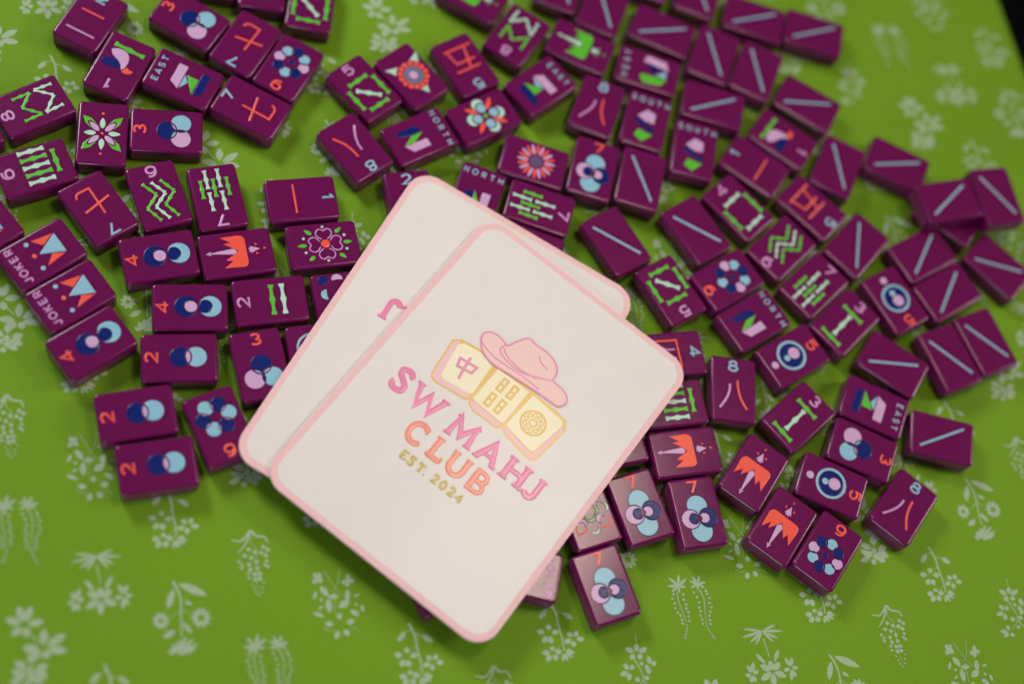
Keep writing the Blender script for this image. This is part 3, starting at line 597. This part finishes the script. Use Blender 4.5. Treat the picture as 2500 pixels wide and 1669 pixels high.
def card_art():
    z = CTH + .06; out = []
    for ch, x, y, xs in (('S', -36.9, -9.0, .95), ('W', -23.4, -9.6, 1.0), ('M', -4.4, -10.3, 1.0), ('A', 9.4, -10.5, 1.0), ('H', 22.4, -10.5, 1.0), ('J', 32.3, -10.9, 1.0)): out.append(('letter', 'lpink', ser(ch, x, y, 10.4, z, xs, 1.3)))
    for ch, x, y, xs in (('C', -18.2, -23.2, .95), ('L', -7.4, -23.1, 1.0), ('U', 2.4, -23.3, 1.0), ('B', 12.9, -23.6, 1.0)): out.append(('letter', 'lcoral', ser(ch, x, y, 9.8, z, xs, 1.3)))
    for ch, x in zip('EST.2024', (-16.8, -13.0, -8.4, -5.9, -1.2, 2.9, 7.0, 11.1)): out.append(('letter', 'lgold', ser(ch, x, -33.8, 4.0, z, 1.0, 1.35)))
    o = [(-32.0, 19.0), (-28.9, 22.0), (-19.5, 23.4), (-12.1, 21.6), (-2, 23), (6.5, 22.6), (18.7, 22.6), (25.6, 21.8), (28.2, 17.8), (25.8, -.8), (23.7, -2.9), (8.7, -.2), (6.6, 1.1), (5.2, -.5), (-6.7, -.9), (-10.0, .6), (-10.7, 2.0), (-12.5, .8), (-26.3, -1.2), (-28.9, -.3), (-29.9, 1.8)]
    flatp = lambda n, c, p, zz, h=.05: (n, c, plate(p, zz, h, .12))
    out.append(flatp('emblem_outline', 'gold', o, z))
    z1 = z+.07
    out += [flatp('emblem_side', 'band', q, z1) for q in ([(-31.1, 18.7), (-28.6, 21.0), (-28.8, 20.6), (-27.9, 18.2), (-25.8, 2.6), (-12.0, 4.6), (-11.4, 3.4), (-12.4, 1.6), (-26.0, -.3), (-28.4, .4), (-29.2, 2.0)], [(-9.4, 1.2), (-6.5, -.1), (5.0, .3), (6.0, 1.5), (6.0, 2.6), (-9.6, 3.0)], [(7.4, 1.6), (9.0, .7), (23.4, -2.1), (25.0, -.4), (27.3, 17.6), (26.0, 18.4), (23.0, .2), (7.4, 3.0)])]
    z2 = z1+.07
    out += [flatp('emblem_tile', 'face', q, z2) for q in ([(-28.8, 18.6), (-27.2, 20.9), (-19.4, 22.3), (-12.2, 20.4), (-11.2, 5.2), (-12.2, 4.4), (-24.8, 2.3), (-26.2, 3.6)], [(-9.6, 21.2), (6.3, 21.6), (6.1, 3.8), (5.2, 2.9), (-9.0, 3.4), (-9.9, 4.4)], [(8.6, 21.6), (24.4, 20.5), (25.8, 18.6), (22.9, 1.8), (21.8, .9), (7.8, 3.2), (7.2, 4.2)])]
    z3 = z2+.07
    T3 = lambda n, c, p, w, cl=False, e=0: (n, c, stroke(p, w, z3+e, .06, closed=cl))
    out += [T3('emblem_stroke', 'hatline', [(-21.2, 17.6), (-20.6, 12), (-19.6, 6.6)], 1.3), T3('emblem_stroke', 'hatline', [(-24.4, 14.5), (-23.4, 10.9), (-16.9, 12.2), (-16.6, 15.6)], 1.2, True, .02)]
    for x, y in ((-3.9, 16.5), (1.2, 16.6), (-4.1, 8.1), (.9, 8.2)): out += [T3('emblem_stroke', 'gold', [(x-1.1, y-3), (x+1.1, y-3), (x+1.1, y+3), (x-1.1, y+3)], 1.0, True), T3('emblem_stroke', 'gold', [(x-1.2, y), (x+1.2, y)], .8, False, .02)]
    out.append(T3('emblem_ring', 'gold', circle(15.6, 11.5, 5.3, 36), .9, True))
    out += [T3('emblem_ring', 'gold', circle(15.6+3.5*math.cos(math.radians(36*i)), 11.5+3.5*math.sin(math.radians(36*i)), .85, 10), .45, True) for i in range(10)]
    out.append(T3('emblem_ring', 'gold', circle(15.6, 11.5, 1.6, 20), .8, True))
    full = spline([(-23.4, 27.1), (-24.0, 29.8), (-22.4, 32.3), (-19.2, 33.5), (-15.6, 33.2), (-12.9, 32.4)], 3)[:-1] + spline([(-12.7, 32.6), (-10.6, 37.4), (-8.4, 40.9), (-6.7, 41.5), (-3.7, 41.0), (1.3, 41.3), (6.2, 40.4), (9.8, 38.0), (11.0, 35.0), (11.1, 32.2)], 3)[:-1] + spline([(11.3, 32.4), (16.1, 32.2), (20.2, 30.4), (21.3, 27.3), (19.6, 24.1), (15.2, 23.6), (5.9, 23.0), (-4.6, 22.0), (-13.4, 21.0), (-19.6, 23.0), (-23.4, 27.1)], 3)[:-1]
    z4 = z3+.10; full = clean(full)
    out.append(flatp('hat_outline', 'hatline', full, z4))
    out.append(flatp('hat', 'hat', inset(full, .8), z4+.07))
    z5 = z4+.14
    out += [('hat_crease', 'hatline', stroke(spline(q, 4), wd_, z5+e, .06)) for q, wd_, e in (([(-13.3, 32.2), (-14.0, 28.5), (-9.0, 26.4), (0, 26.6), (10.8, 31.8)], .7, 0), ([(-13.2, 30.2), (-9.6, 28.0), (-2.0, 27.0), (5.2, 28.3)], .6, .02), ([(-22.6, 26.4), (-14, 24.2), (0, 25.2), (9, 25.0)], .5, .04), ([(0, 37.5), (2.6, 35.4), (6.4, 34.8)], .5, .06))]
    return out
def build_card(x, y, z, rot, label, flip=False):
    c = bpy.data.objects.new('card', None); col.objects.link(c); c.empty_display_size = .01
    c.location = (x*S, y*S, z*S); c.rotation_euler = (0, 0, math.radians(rot))
    c['label'] = label; c['category'] = 'card'; c['group'] = 'cards lying on the tiles'
    if not FC:
        b = card_body(CW, CH, 10.0); b.materials.append(M['pink'])
        pf = clean(rrect(CW-2*2.8, CH-2*2.8, 7.6)); vs = [(px, py, CTH-.1) for px, py in pf]+[(px, py, CTH+.04) for px, py in inset(pf, .0)]+[(px, py, CTH+.06) for px, py in inset(pf, .15)]; n = len(pf)
        fs = [(k*n+i, k*n+(i+1) % n, k*n+n+(i+1) % n, k*n+n+i) for k in range(2) for i in range(n)]+[tuple(range(2*n, 3*n))]
        f = mesh('card_face', vs, fs); f.materials.append(M['cream'])
        FC['b'] = b; FC['f'] = f; FC['a'] = []
        for name, m, (v, fc) in card_art(): me = mesh(name, v, fc, False); me.materials.append(M[m]); FC['a'].append((name, me))
    link('border', FC['b'], c); link('printed_face', FC['f'], c)
    for name, me in FC['a']: link(name, me, c)
    return c
CW, CH = 109.6, 154.0
build_card(-17.94, 259.42, TH+.15, 179.82, 'cream card with pink border, lying underneath the front card and mostly covered')
build_card(7.09, 248.85, TH+.15+CTH+.12, -8.32, 'front cream card with pink border and cowboy hat emblem, wholly visible on top')

# ---------------------------------------------------------------- the printed tablecloth, bent down over the table's far right edge
E0 = Vector((120.8, 602.5)); ED = Vector((0.63, -0.776)); EN = Vector((0.776, 0.63)); ER = 17.0
def drape(x, y, z=0.0):
    d = Vector((x, y))-E0; s, n = d.dot(ED), d.dot(EN)
    if n <= 0: return (x, y, z)
    arcl = ER*math.pi/2
    if n < arcl: a = n/ER; q = E0+ED*s+EN*((ER+z)*math.sin(a)); return (q.x, q.y, -ER+(ER+z)*math.cos(a))
    q = E0+ED*s+EN*(ER+z); return (q.x, q.y, -ER-(n-arcl))
vs, fs = [], []
ns = [-1100, -600, -300, -100, -20, 0]+[ER*math.pi/2*i/12 for i in range(1, 13)]+[60, 120, 260]
ss = [-900+150*i for i in range(13)]
for n_ in ns:
    for s_ in ss: q = E0+ED*s_+EN*n_; vs.append(drape(q.x, q.y))
for i in range(len(ns)-1):
    for j in range(len(ss)-1): a = i*len(ss)+j; fs.append((a, a+1, a+1+len(ss), a+len(ss)))
cl = mesh('tablecloth', vs, fs, True)
bm = bmesh.new(); bm.from_mesh(cl); bmesh.ops.recalc_face_normals(bm, faces=bm.faces)
if sum(f.normal.z for f in bm.faces) < 0: bmesh.ops.reverse_faces(bm, faces=bm.faces)
bm.to_mesh(cl); bm.free()
cloth = link('tablecloth', cl, None, 'cloth')
cloth['label'] = 'bright green cotton cloth printed with pale flower sprigs under everything'; cloth['category'] = 'tablecloth'
MOT, INST = [{"A":[["l",[1.03,-2.2],[-0.83,2.47],1.4],["l",[1.03,-2.2],[2.97,2.49],1.4],["l",[1.03,-2.2],[4.41,-1.11],1.4],["l",[1.03,-2.2],[2.92,-4.81],1.4],["l",[1.03,-2.2],[-0.28,-6.26],1.4],["l",[1.03,-2.2],[-2.84,-4.89],1.4],["l",[1.03,-2.2],[-4.01,-1.23],1.4],["l",[7.87,2.84],[7.1,6.53],1.23],["l",[7.87,2.84],[10.86,5.34],1.23],["l",[7.87,2.84],[11.33,2.8],1.23],["l",[7.87,2.84],[9.15,0.55],1.23],["l",[7.87,2.84],[6.02,-0.62],1.23],["l",[7.87,2.84],[4.15,1.93],1.23],["l",[7.87,2.84],[4.35,4.5],1.23],["r",0.49,[1.77,-4.79],[3.92,-7.93],[7.2,-11.07],[10.54,-14.16]],["r",0.49,[9.6,1.06],[12.97,-1.61],[15.5,-6.14],[18.22,-10.3]],["o",0.62,[0.88,-6.49]],["o",0.62,[1.18,-8.41]],["o",0.62,[2.85,-9.73]],["o",0.62,[3.94,-11.4]],["o",0.62,[5.59,-12.49]],["o",0.62,[7.09,-12.98]],["o",0.62,[8.4,-14.14]],["o",0.62,[9.28,-15.36]],["o",0.62,[4.45,-4.36]],["o",0.62,[5.56,-6.26]],["o",0.62,[7.3,-7.55]],["o",0.62,[8.0,-9.07]],["o",0.62,[9.5,-9.94]],["o",0.62,[10.25,-11.57]],["o",0.62,[11.36,-12.98]],["o",0.62,[8.06,-1.27]],["o",0.62,[10.05,-2.42]],["o",0.62,[11.76,-3.96]],["o",0.62,[12.6,-5.78]],["o",0.62,[13.8,-6.92]],["o",0.62,[14.55,-8.56]],["o",0.62,[15.79,-9.67]],["o",0.62,[16.89,-11.09]],["o",0.62,[12.2,1.91]],["o",0.62,[13.24,1.12]],["o",0.62,[14.9,0.01]],["o",0.62,[15.73,-1.83]],["o",0.62,[17.2,-3.05]],["o",0.62,[17.52,-4.95]],["o",0.62,[17.82,-6.62]],["o",0.62,[18.81,-8.11]],["o",0.62,[19.7,-9.56]],["o",0.45,[11.14,-15.17]],["o",0.45,[11.71,-16.21]],["o",0.45,[12.07,-17.37]],["o",0.45,[12.32,-18.5]],["o",0.45,[12.54,-19.46]],["o",0.45,[12.71,-20.31]],["o",0.45,[18.62,-10.98]],["o",0.45,[19.55,-11.72]],["o",0.45,[20.46,-12.42]],["o",0.45,[21.48,-12.97]],["o",0.45,[22.53,-13.49]],["o",0.45,[23.52,-13.96]]],"B":[["l",[-1.67,2.24],[2.33,7.84],1.23],["l",[-1.67,2.24],[6.35,7.06],1.23],["l",[-1.67,2.24],[5.97,3.14],1.23],["l",[-1.67,2.24],[4.99,0.63],1.23],["l",[-1.67,2.24],[-9.34,-1.13],1.23],["l",[-1.67,2.24],[-8.34,-4.91],1.23],["l",[-1.67,2.24],[-4.38,-5.1],1.23],["l",[-1.67,2.24],[-1.66,-4.55],1.23],["r",0.57,[0.16,-0.37],[3.02,-3.27],[5.69,-6.26]],["l",[5.18,-9.28],[-0.36,-7.53],1.85],["l",[8.14,-6.65],[7.47,-0.89],1.85],["l",[8.55,-10.09],[6.01,-6.99],2.96],["l",[9.05,-9.91],[10.14,-5.49],2.96],["l",[9.63,-10.38],[15.02,-9.43],2.96],["l",[9.27,-11.13],[12.03,-15.66],2.96],["l",[8.55,-11.22],[6.04,-16.44],2.96],["l",[8.21,-10.56],[3.17,-10.91],2.96],["l",[1.26,-15.66],[-1.7,-13.75],2.05],["l",[1.53,-15.27],[0.09,-11.12],2.05],["l",[2.05,-15.61],[3.57,-13.38],2.05],["l",[1.41,-16.31],[-0.68,-18.1],2.05],["l",[1.92,-16.54],[2.7,-19.63],2.05],["l",[2.2,-16.33],[4.55,-18.2],2.05],["l",[14.65,-4.83],[11.18,-2.6],1.97],["l",[15.06,-4.59],[13.92,-1.0],1.97],["l",[15.66,-4.95],[17.93,-3.44],1.97],["l",[15.79,-5.56],[18.74,-7.5],1.97],["l",[15.63,-5.92],[17.71,-9.9],1.97],["l",[14.92,-5.62],[13.0,-7.9],1.97]],"C":[["r",0.9,[0.0,0.0],[5.6,-3.66],[9.8,-9.75],[14.26,-16.26]],["l",[2.36,0.41],[13.83,1.92],3.49],["l",[1.78,-2.28],[4.04,-9.88],2.81],["l",[7.78,-4.02],[11.06,-4.05],1.69],["r",0.34,[8.28,-7.36],[12.8,-7.31]],["r",0.34,[8.11,-8.12],[6.88,-12.79]],["l",[17.33,-5.94],[19.9,-4.43],1.69],["l",[17.49,-6.55],[20.52,-6.84],1.69],["l",[17.26,-7.11],[19.6,-9.1],1.69],["l",[16.73,-7.43],[17.49,-10.34],1.69],["l",[16.11,-7.37],[15.01,-10.1],1.69],["l",[15.63,-6.96],[13.08,-8.47],1.69],["l",[15.47,-6.35],[12.44,-6.06],1.69],["l",[15.7,-5.79],[13.35,-3.79],1.69],["l",[16.22,-5.47],[15.45,-2.53],1.69],["l",[16.85,-5.53],[17.96,-2.77],1.69],["l",[5.02,-14.78],[7.6,-14.18],1.8],["l",[4.96,-15.28],[7.3,-16.66],1.8],["l",[4.56,-15.57],[5.29,-18.12],1.8],["l",[4.05,-15.49],[2.75,-17.72],1.8],["l",[3.73,-15.08],[1.16,-15.68],1.8],["l",[3.79,-14.58],[1.44,-13.2],1.8],["l",[4.19,-14.29],[3.45,-11.72],1.8],["l",[4.7,-14.37],[6.0,-12.12],1.8],["l",[11.48,-11.38],[16.81,-13.13],2.02],["l",[10.8,-15.37],[8.56,-19.93],2.7],["l",[16.64,-22.11],[20.87,-14.96],1.69],["l",[16.27,-21.99],[18.41,-14.14],1.69],["l",[15.85,-22.09],[15.61,-14.81],1.69],["l",[15.61,-22.47],[14.01,-17.38],1.69],["l",[16.69,-22.41],[21.21,-17.03],1.69],["l",[15.41,-22.83],[12.65,-19.79],1.69],["l",[15.4,-23.26],[12.6,-22.72],1.69]],"D":[["r",0.91,[0.0,0.0],[4.34,-2.89],[8.11,-7.23],[12.2,-11.65],[14.28,-14.76]],["r",0.4,[2.47,-1.17],[0.77,-3.15]],["l",[0.52,-3.3],[-0.25,-8.5],2.5],["r",0.4,[4.14,-2.37],[6.93,-1.64]],["l",[6.83,-1.38],[11.79,-1.55],2.38],["l",[5.04,-10.64],[3.96,-8.35],2.61],["l",[6.56,-10.79],[9.03,-8.87],2.61],["l",[6.48,-12.53],[8.77,-14.64],2.61],["l",[5.49,-13.03],[5.46,-16.31],2.61],["l",[4.15,-12.15],[1.01,-13.38],2.61],["l",[15.49,-7.4],[15.42,-4.72],2.38],["l",[16.49,-7.82],[19.4,-6.4],2.38],["l",[15.89,-9.08],[17.0,-11.46],2.38],["l",[14.85,-9.16],[12.85,-11.76],2.38],["l",[14.67,-8.05],[12.11,-7.33],2.38],["l",[10.22,-17.08],[9.36,-15.4],2.61],["l",[11.26,-17.03],[13.53,-15.2],2.61],["l",[11.28,-18.09],[13.62,-19.48],2.61],["l",[10.38,-18.71],[10.01,-21.93],2.61],["l",[9.58,-18.19],[6.8,-19.84],2.61],["l",[15.13,-14.44],[18.53,-13.14],1.59],["l",[15.16,-14.85],[18.69,-15.22],1.59],["l",[14.91,-15.31],[17.43,-17.52],1.59],["l",[14.59,-15.59],[15.82,-18.9],1.59],["l",[14.79,-14.35],[16.86,-12.72],1.59],["r",0.28,[12.39,-12.16],[11.42,-15.23]],["r",0.28,[10.7,-10.06],[12.23,-10.08]],["r",0.28,[6.79,-6.14],[6.37,-8.28]]],"E":[["r",0.98,[0.19,-0.49],[0.05,-3.92],[-1.06,-6.39],[-3.94,-7.38]],["r",1.09,[0.44,-0.35],[3.15,-1.17],[6.26,0.07],[8.58,-1.28]],["r",0.82,[0.92,-1.58],[1.5,-6.08],[0.92,-10.63]],["r",0.33,[0.92,-1.58],[3.0,-4.59],[5.52,-4.91]],["r",0.22,[5.52,-4.91],[9.64,-10.88],[13.48,-16.95],[16.37,-20.57]],["o",0.93,[3.63,-7.23]],["o",0.93,[6.28,-6.87]],["o",0.93,[3.72,-10.18]],["o",0.93,[6.32,-9.55]],["o",0.93,[6.89,-12.2]],["o",0.93,[8.82,-9.87]],["o",0.93,[8.37,-13.72]],["o",0.93,[10.45,-11.9]],["o",0.93,[7.94,-3.48]],["o",0.93,[9.92,-3.51]],["o",0.93,[8.46,-5.88]],["o",0.93,[10.49,-5.89]],["o",0.93,[10.72,-14.42]],["o",0.93,[12.31,-13.18]],["o",0.93,[11.95,-16.07]],["o",0.93,[13.37,-14.82]],["o",0.71,[3.04,-13.28]],["o",0.71,[4.67,-13.81]],["o",0.71,[5.29,-14.93]],["o",0.71,[11.88,-7.47]],["o",0.71,[12.2,-9.08]],["o",0.71,[13.45,-9.24]],["o",0.71,[8.46,-15.45]],["o",0.71,[9.6,-16.85]],["o",0.44,[15.52,-15.34]],["o",0.44,[12.09,-18.23]],["o",0.44,[13.65,-19.21]],["o",0.44,[16.01,-17.36]],["o",0.44,[14.79,-20.31]],["o",0.44,[16.77,-18.86]],["o",0.44,[16.4,-20.66]]],"F":[["r",0.26,[-12.57,8.99],[-7.28,6.22],[-0.97,3.76]],["r",0.26,[-7.41,12.74],[-4.93,6.37],[-5.66,3.44]],["r",0.32,[-4.49,3.52],[0.02,-3.68]],["l",[-12.83,4.76],[-15.18,6.17],2.32],["l",[-12.83,4.76],[-12.93,7.52],2.32],["l",[-12.83,4.76],[-10.29,4.91],2.32],["l",[-12.83,4.76],[-13.45,2.2],2.32],["l",[-2.25,10.17],[-3.68,12.65],2.11],["l",[-2.25,10.17],[-0.07,11.48],2.11],["l",[-2.25,10.17],[-1.44,7.72],2.11],["l",[-2.25,10.17],[-3.97,8.08],2.11],["l",[-5.71,0.93],[-10.51,2.9],2.74],["l",[-5.57,0.7],[-2.1,3.08],2.37],["l",[-5.3,0.24],[-1.99,-4.38],2.74],["l",[-10.61,0.48],[-9.97,-3.16],1.58],["l",[-5.4,-3.21],[-6.52,-5.42],1.16],["o",0.69,[-7.28,-1.56]],["o",0.69,[5.16,3.69]],["l",[1.55,3.09],[-0.55,7.25],2.53],["l",[2.1,3.72],[0.09,-0.68],3.16],["l",[4.32,0.72],[8.33,0.51],2.37],["l",[6.98,4.77],[9.19,2.5],1.58],["l",[2.66,5.92],[4.39,7.89],1.16],["l",[-2.81,-6.59],[-7.64,-7.62],1.9],["l",[2.75,-4.65],[1.11,-2.42],2.53],["l",[5.54,-4.41],[7.75,-1.86],2.53],["l",[6.03,-7.02],[8.92,-8.07],2.53],["l",[4.42,-8.61],[5.08,-11.84],2.53],["l",[1.62,-7.37],[-1.57,-8.91],2.53],["r",0.26,[-1.13,-10.47],[1.76,-10.28],[3.16,-8.55]],["r",0.26,[7.4,-5.44],[9.78,-4.33],[11.7,-5.03]]],"G":[["r",0.46,[-0.1,-0.25],[1.65,-3.11]],["l",[3.1,-6.03],[1.84,-3.12],2.52],["l",[3.99,-5.87],[6.29,-2.34],2.52],["l",[2.41,-6.81],[-1.61,-7.07],2.52],["l",[3.15,-7.44],[2.06,-10.18],2.52],["l",[4.03,-6.86],[6.49,-7.29],2.52],["l",[10.18,-7.69],[8.06,-5.11],2.4],["l",[10.96,-7.78],[11.97,-5.59],2.4],["l",[10.76,-9.02],[10.99,-11.77],2.4],["l",[10.33,-8.71],[8.8,-10.22],2.4],["l",[3.5,-14.08],[0.46,-13.07],2.29],["l",[4.26,-13.75],[4.27,-11.42],2.29],["l",[3.64,-15.07],[1.18,-18.01],2.29],["l",[4.47,-15.1],[5.3,-18.16],2.29],["o",1.14,[8.31,-15.82]],["o",1.14,[11.33,-13.29]],["o",0.86,[11.79,-17.58]],["o",0.86,[7.06,-9.26]],["r",0.57,[3.73,-9.37],[8.39,-12.19],[10.32,-14.76],[9.88,-19.93]],["r",0.52,[10.32,-14.76],[13.34,-15.92],[15.26,-15.83]],["l",[8.13,-22.12],[4.77,-23.86],2.06],["l",[8.55,-21.24],[6.85,-19.45],2.06],["l",[8.65,-22.39],[7.37,-25.2],2.06],["l",[9.5,-21.89],[11.58,-22.72],2.06]],"H":[["l",[-6.37,5.37],[-11.2,9.35],3.2],["l",[-5.64,5.8],[-7.15,11.77],3.2],["l",[-4.39,5.39],[-0.16,9.46],3.2],["l",[-4.66,3.96],[-1.69,1.54],3.2],["l",[-5.6,3.52],[-6.93,-0.91],3.2],["l",[-6.59,4.26],[-12.42,3.17],3.2],["l",[5.96,2.19],[9.08,9.6],3.41],["l",[6.69,1.28],[13.13,4.54],3.41],["l",[5.94,0.27],[8.93,-1.08],3.41],["l",[5.04,-0.31],[3.92,-4.32],3.41],["l",[4.08,-0.02],[-1.4,-2.72],3.41],["l",[4.59,1.76],[1.4,7.18],3.41],["l",[4.49,-7.81],[-0.7,-8.26],3.09],["l",[5.42,-8.94],[3.03,-12.74],3.09],["l",[6.84,-8.57],[8.72,-11.3],3.09],["l",[7.81,-7.55],[12.6,-7.19],3.09],["l",[7.22,-6.58],[10.26,-3.31],3.09],["r",0.53,[-2.18,3.16],[2.7,1.58]]],"J":[["l",[0.51,-1.05],[1.69,-3.48],2.78],["l",[1.75,0.27],[5.83,0.89],2.78],["l",[1.21,1.62],[4.05,5.41],2.78],["l",[-0.28,1.15],[-0.92,3.84],2.78],["l",[-1.85,-0.24],[-6.16,-0.79],2.78],["l",[-1.24,-1.54],[-4.12,-5.12],2.78],["l",[-1.96,4.47],[-3.44,8.64],3.56],["r",0.45,[-1.67,4.96],[-1.06,2.81]],["o",0.5,[0.0,0.0]]]},[["A",-297.4,331.4],["A",-215.9,228.6],["A",-189.5,333.8],["A",-134.5,125.9],["A",-108.0,231.1],["A",-81.6,336.2],["A",-55.1,441.4],["A",-26.5,128.3],["A",-0.1,233.5],["A",26.4,338.6],["A",52.8,443.8],["A",79.2,548.9],["A",107.8,235.9],["A",134.3,341.0],["A",160.7,446.2],["A",187.2,551.4],["A",215.8,238.3],["A",242.2,343.4],["B",-255.7,328.3],["B",-174.2,225.5],["B",-147.8,330.7],["B",-121.4,435.8],["B",-92.7,122.8],["B",-66.3,227.9],["B",-39.9,333.1],["B",-13.4,438.3],["B",13.0,543.4],["B",15.2,125.2],["B",41.6,230.3],["B",68.1,335.5],["B",94.5,440.7],["B",120.9,545.8],["B",147.4,651.0],["B",149.6,232.8],["B",176.0,337.9],["B",202.4,443.1],["C",-228.1,336.9],["C",-146.6,234.1],["C",-120.2,339.3],["C",-93.8,444.4],["C",-65.1,131.4],["C",-38.7,236.5],["C",-12.3,341.7],["C",14.2,446.8],["C",40.6,552.0],["C",42.8,133.8],["C",69.2,238.9],["C",95.7,344.1],["C",122.1,449.2],["C",148.5,554.4],["C",177.2,241.3],["C",203.6,346.5],["C",230.0,451.7],["D",-232.5,298.1],["D",-206.0,403.2],["D",-151.0,195.3],["D",-124.5,300.5],["D",-98.1,405.6],["D",-69.5,92.6],["D",-43.1,197.7],["D",-16.6,302.9],["D",9.8,408.1],["D",36.3,513.2],["D",64.9,200.1],["D",91.3,305.3],["D",117.8,410.5],["D",144.2,515.6],["D",170.6,620.8],["D",172.8,202.6],["D",199.2,307.7],["D",225.7,412.9],["D",-250.5,366.5],["D",-169.0,263.8],["D",-142.6,368.9],["D",-114.0,55.9],["D",-87.5,161.0],["D",-61.1,266.2],["D",-34.6,371.3],["D",-8.2,476.5],["D",20.4,163.4],["D",46.8,268.6],["D",73.3,373.8],["D",99.7,478.9],["D",126.2,584.1],["D",154.8,271.0],["D",181.2,376.2],["D",207.7,481.3],["D",262.7,273.4],["E",-240.4,264.2],["E",-214.0,369.4],["E",-158.9,161.5],["E",-132.5,266.6],["E",-106.0,371.8],["E",-79.6,477.0],["E",-77.4,58.7],["E",-51.0,163.9],["E",-24.5,269.1],["E",1.9,374.2],["E",28.3,479.4],["E",54.8,584.5],["E",56.9,166.3],["E",83.4,271.5],["E",109.8,376.6],["E",136.3,481.8],["E",162.7,586.9],["E",191.3,273.9],["E",217.8,379.0],["F",-195.4,255.9],["F",-169.0,361.1],["F",-114.0,153.2],["F",-87.5,258.3],["F",-61.1,363.5],["F",-34.6,468.7],["F",-6.0,155.6],["F",20.4,260.8],["F",46.9,365.9],["F",73.3,471.1],["F",99.7,576.2],["F",101.9,158.0],["F",128.3,263.2],["F",154.8,368.3],["F",181.2,473.5],["F",236.3,265.6],["F",262.7,370.7],["G",-195.3,304.2],["G",-168.9,409.4],["G",-140.3,96.3],["G",-113.8,201.5],["G",-87.4,306.6],["G",-61.0,411.8],["G",-34.5,516.9],["G",-32.4,98.7],["G",-5.9,203.9],["G",20.5,309.0],["G",47.0,414.2],["G",73.4,519.4],["G",99.8,624.5],["G",102.0,206.3],["G",128.5,311.4],["G",154.9,416.6],["G",181.3,521.8],["G",236.4,313.9],["H",-259.5,291.2],["H",-178.0,188.5],["H",-151.5,293.6],["H",-125.1,398.8],["H",-96.5,85.7],["H",-70.0,190.9],["H",-43.6,296.1],["H",-17.2,401.2],["H",9.3,506.4],["H",37.9,193.3],["H",64.3,298.5],["H",90.8,403.6],["H",117.2,508.8],["H",143.7,613.9],["H",145.8,195.7],["H",172.3,300.9],["H",198.7,406.0],["H",280.2,303.3],["J",-253.0,280.8],["J",-226.5,385.9],["J",-171.5,178.0],["J",-145.1,283.2],["J",-118.6,388.3],["J",-90.0,75.3],["J",-63.6,180.4],["J",-37.1,285.6],["J",-10.7,390.8],["J",15.8,495.9],["J",44.4,182.8],["J",70.8,288.0],["J",97.2,393.2],["J",123.7,498.3],["J",150.1,603.5],["J",152.3,185.3],["J",178.7,290.4],["J",205.2,395.6],["J",286.7,292.8]]]
def motif_shapes(prims):
    out = []
    for q in prims:
        if q[0] == 'o':
            out.append(circle(q[2][0], q[2][1], q[1]*1.0, 10, q[1]*.9))
        elif q[0] == 'l':
            a, b = Vector(q[1]), Vector(q[2]); d = b-a; nrm = Vector((-d.y, d.x)).normalized()*q[3]*.46; L, R = [], []
            for t, k in ((.08, .35), (.25, .78), (.45, 1), (.65, .92), (.85, .55)): L.append(tuple(a+d*t+nrm*k)); R.append(tuple(a+d*t-nrm*k))
            out.append([tuple(a)]+R+[tuple(b)]+L[::-1])
        else:
            p = spline([tuple(v) for v in q[2:]], 4) if len(q) > 4 else [tuple(v) for v in q[2:]]
            n = len(p); L, R = band(p, [q[1]*.56*(1-.5*i/(n-1)) for i in range(n)]); out.append(R+L[::-1])
    return out
vs, fs = [], []
SH = {k: motif_shapes(v) for k, v in MOT.items()}
for k, x, y in INST:
    for i, p in enumerate(SH[k]):
        z = 0.05+0.0023*(i % 61)+0.0009*((INST.index([k, x, y])) % 2)
        o = len(vs); loc = [(x+px, y+py) for px, py in clean(p, .005)]; tmp = [(a, b, 0) for a, b in loc]; f0 = []
        flat(tmp, f0, list(range(len(tmp)))); vs += [drape(a, b, z) for a, b in loc]; fs += [tuple(t+o for t in f) for f in f0]
pr = link('flower_print', mesh('flower_print', vs, fs), cloth, 'print')

# ---------------------------------------------------------------- the dark floor beyond the table
M['floor'] = mat('dark_floor', (0.006, 0.006, 0.005, 1), 0.7, 0, .2, .2, 8)
fl = link('floor', mesh('floor', [(-4000, -4000, -740), (4000, -4000, -740), (4000, 4000, -740), (-4000, 4000, -740)], [(0, 1, 2, 3)]), None, 'floor')
fl['kind'] = 'structure'
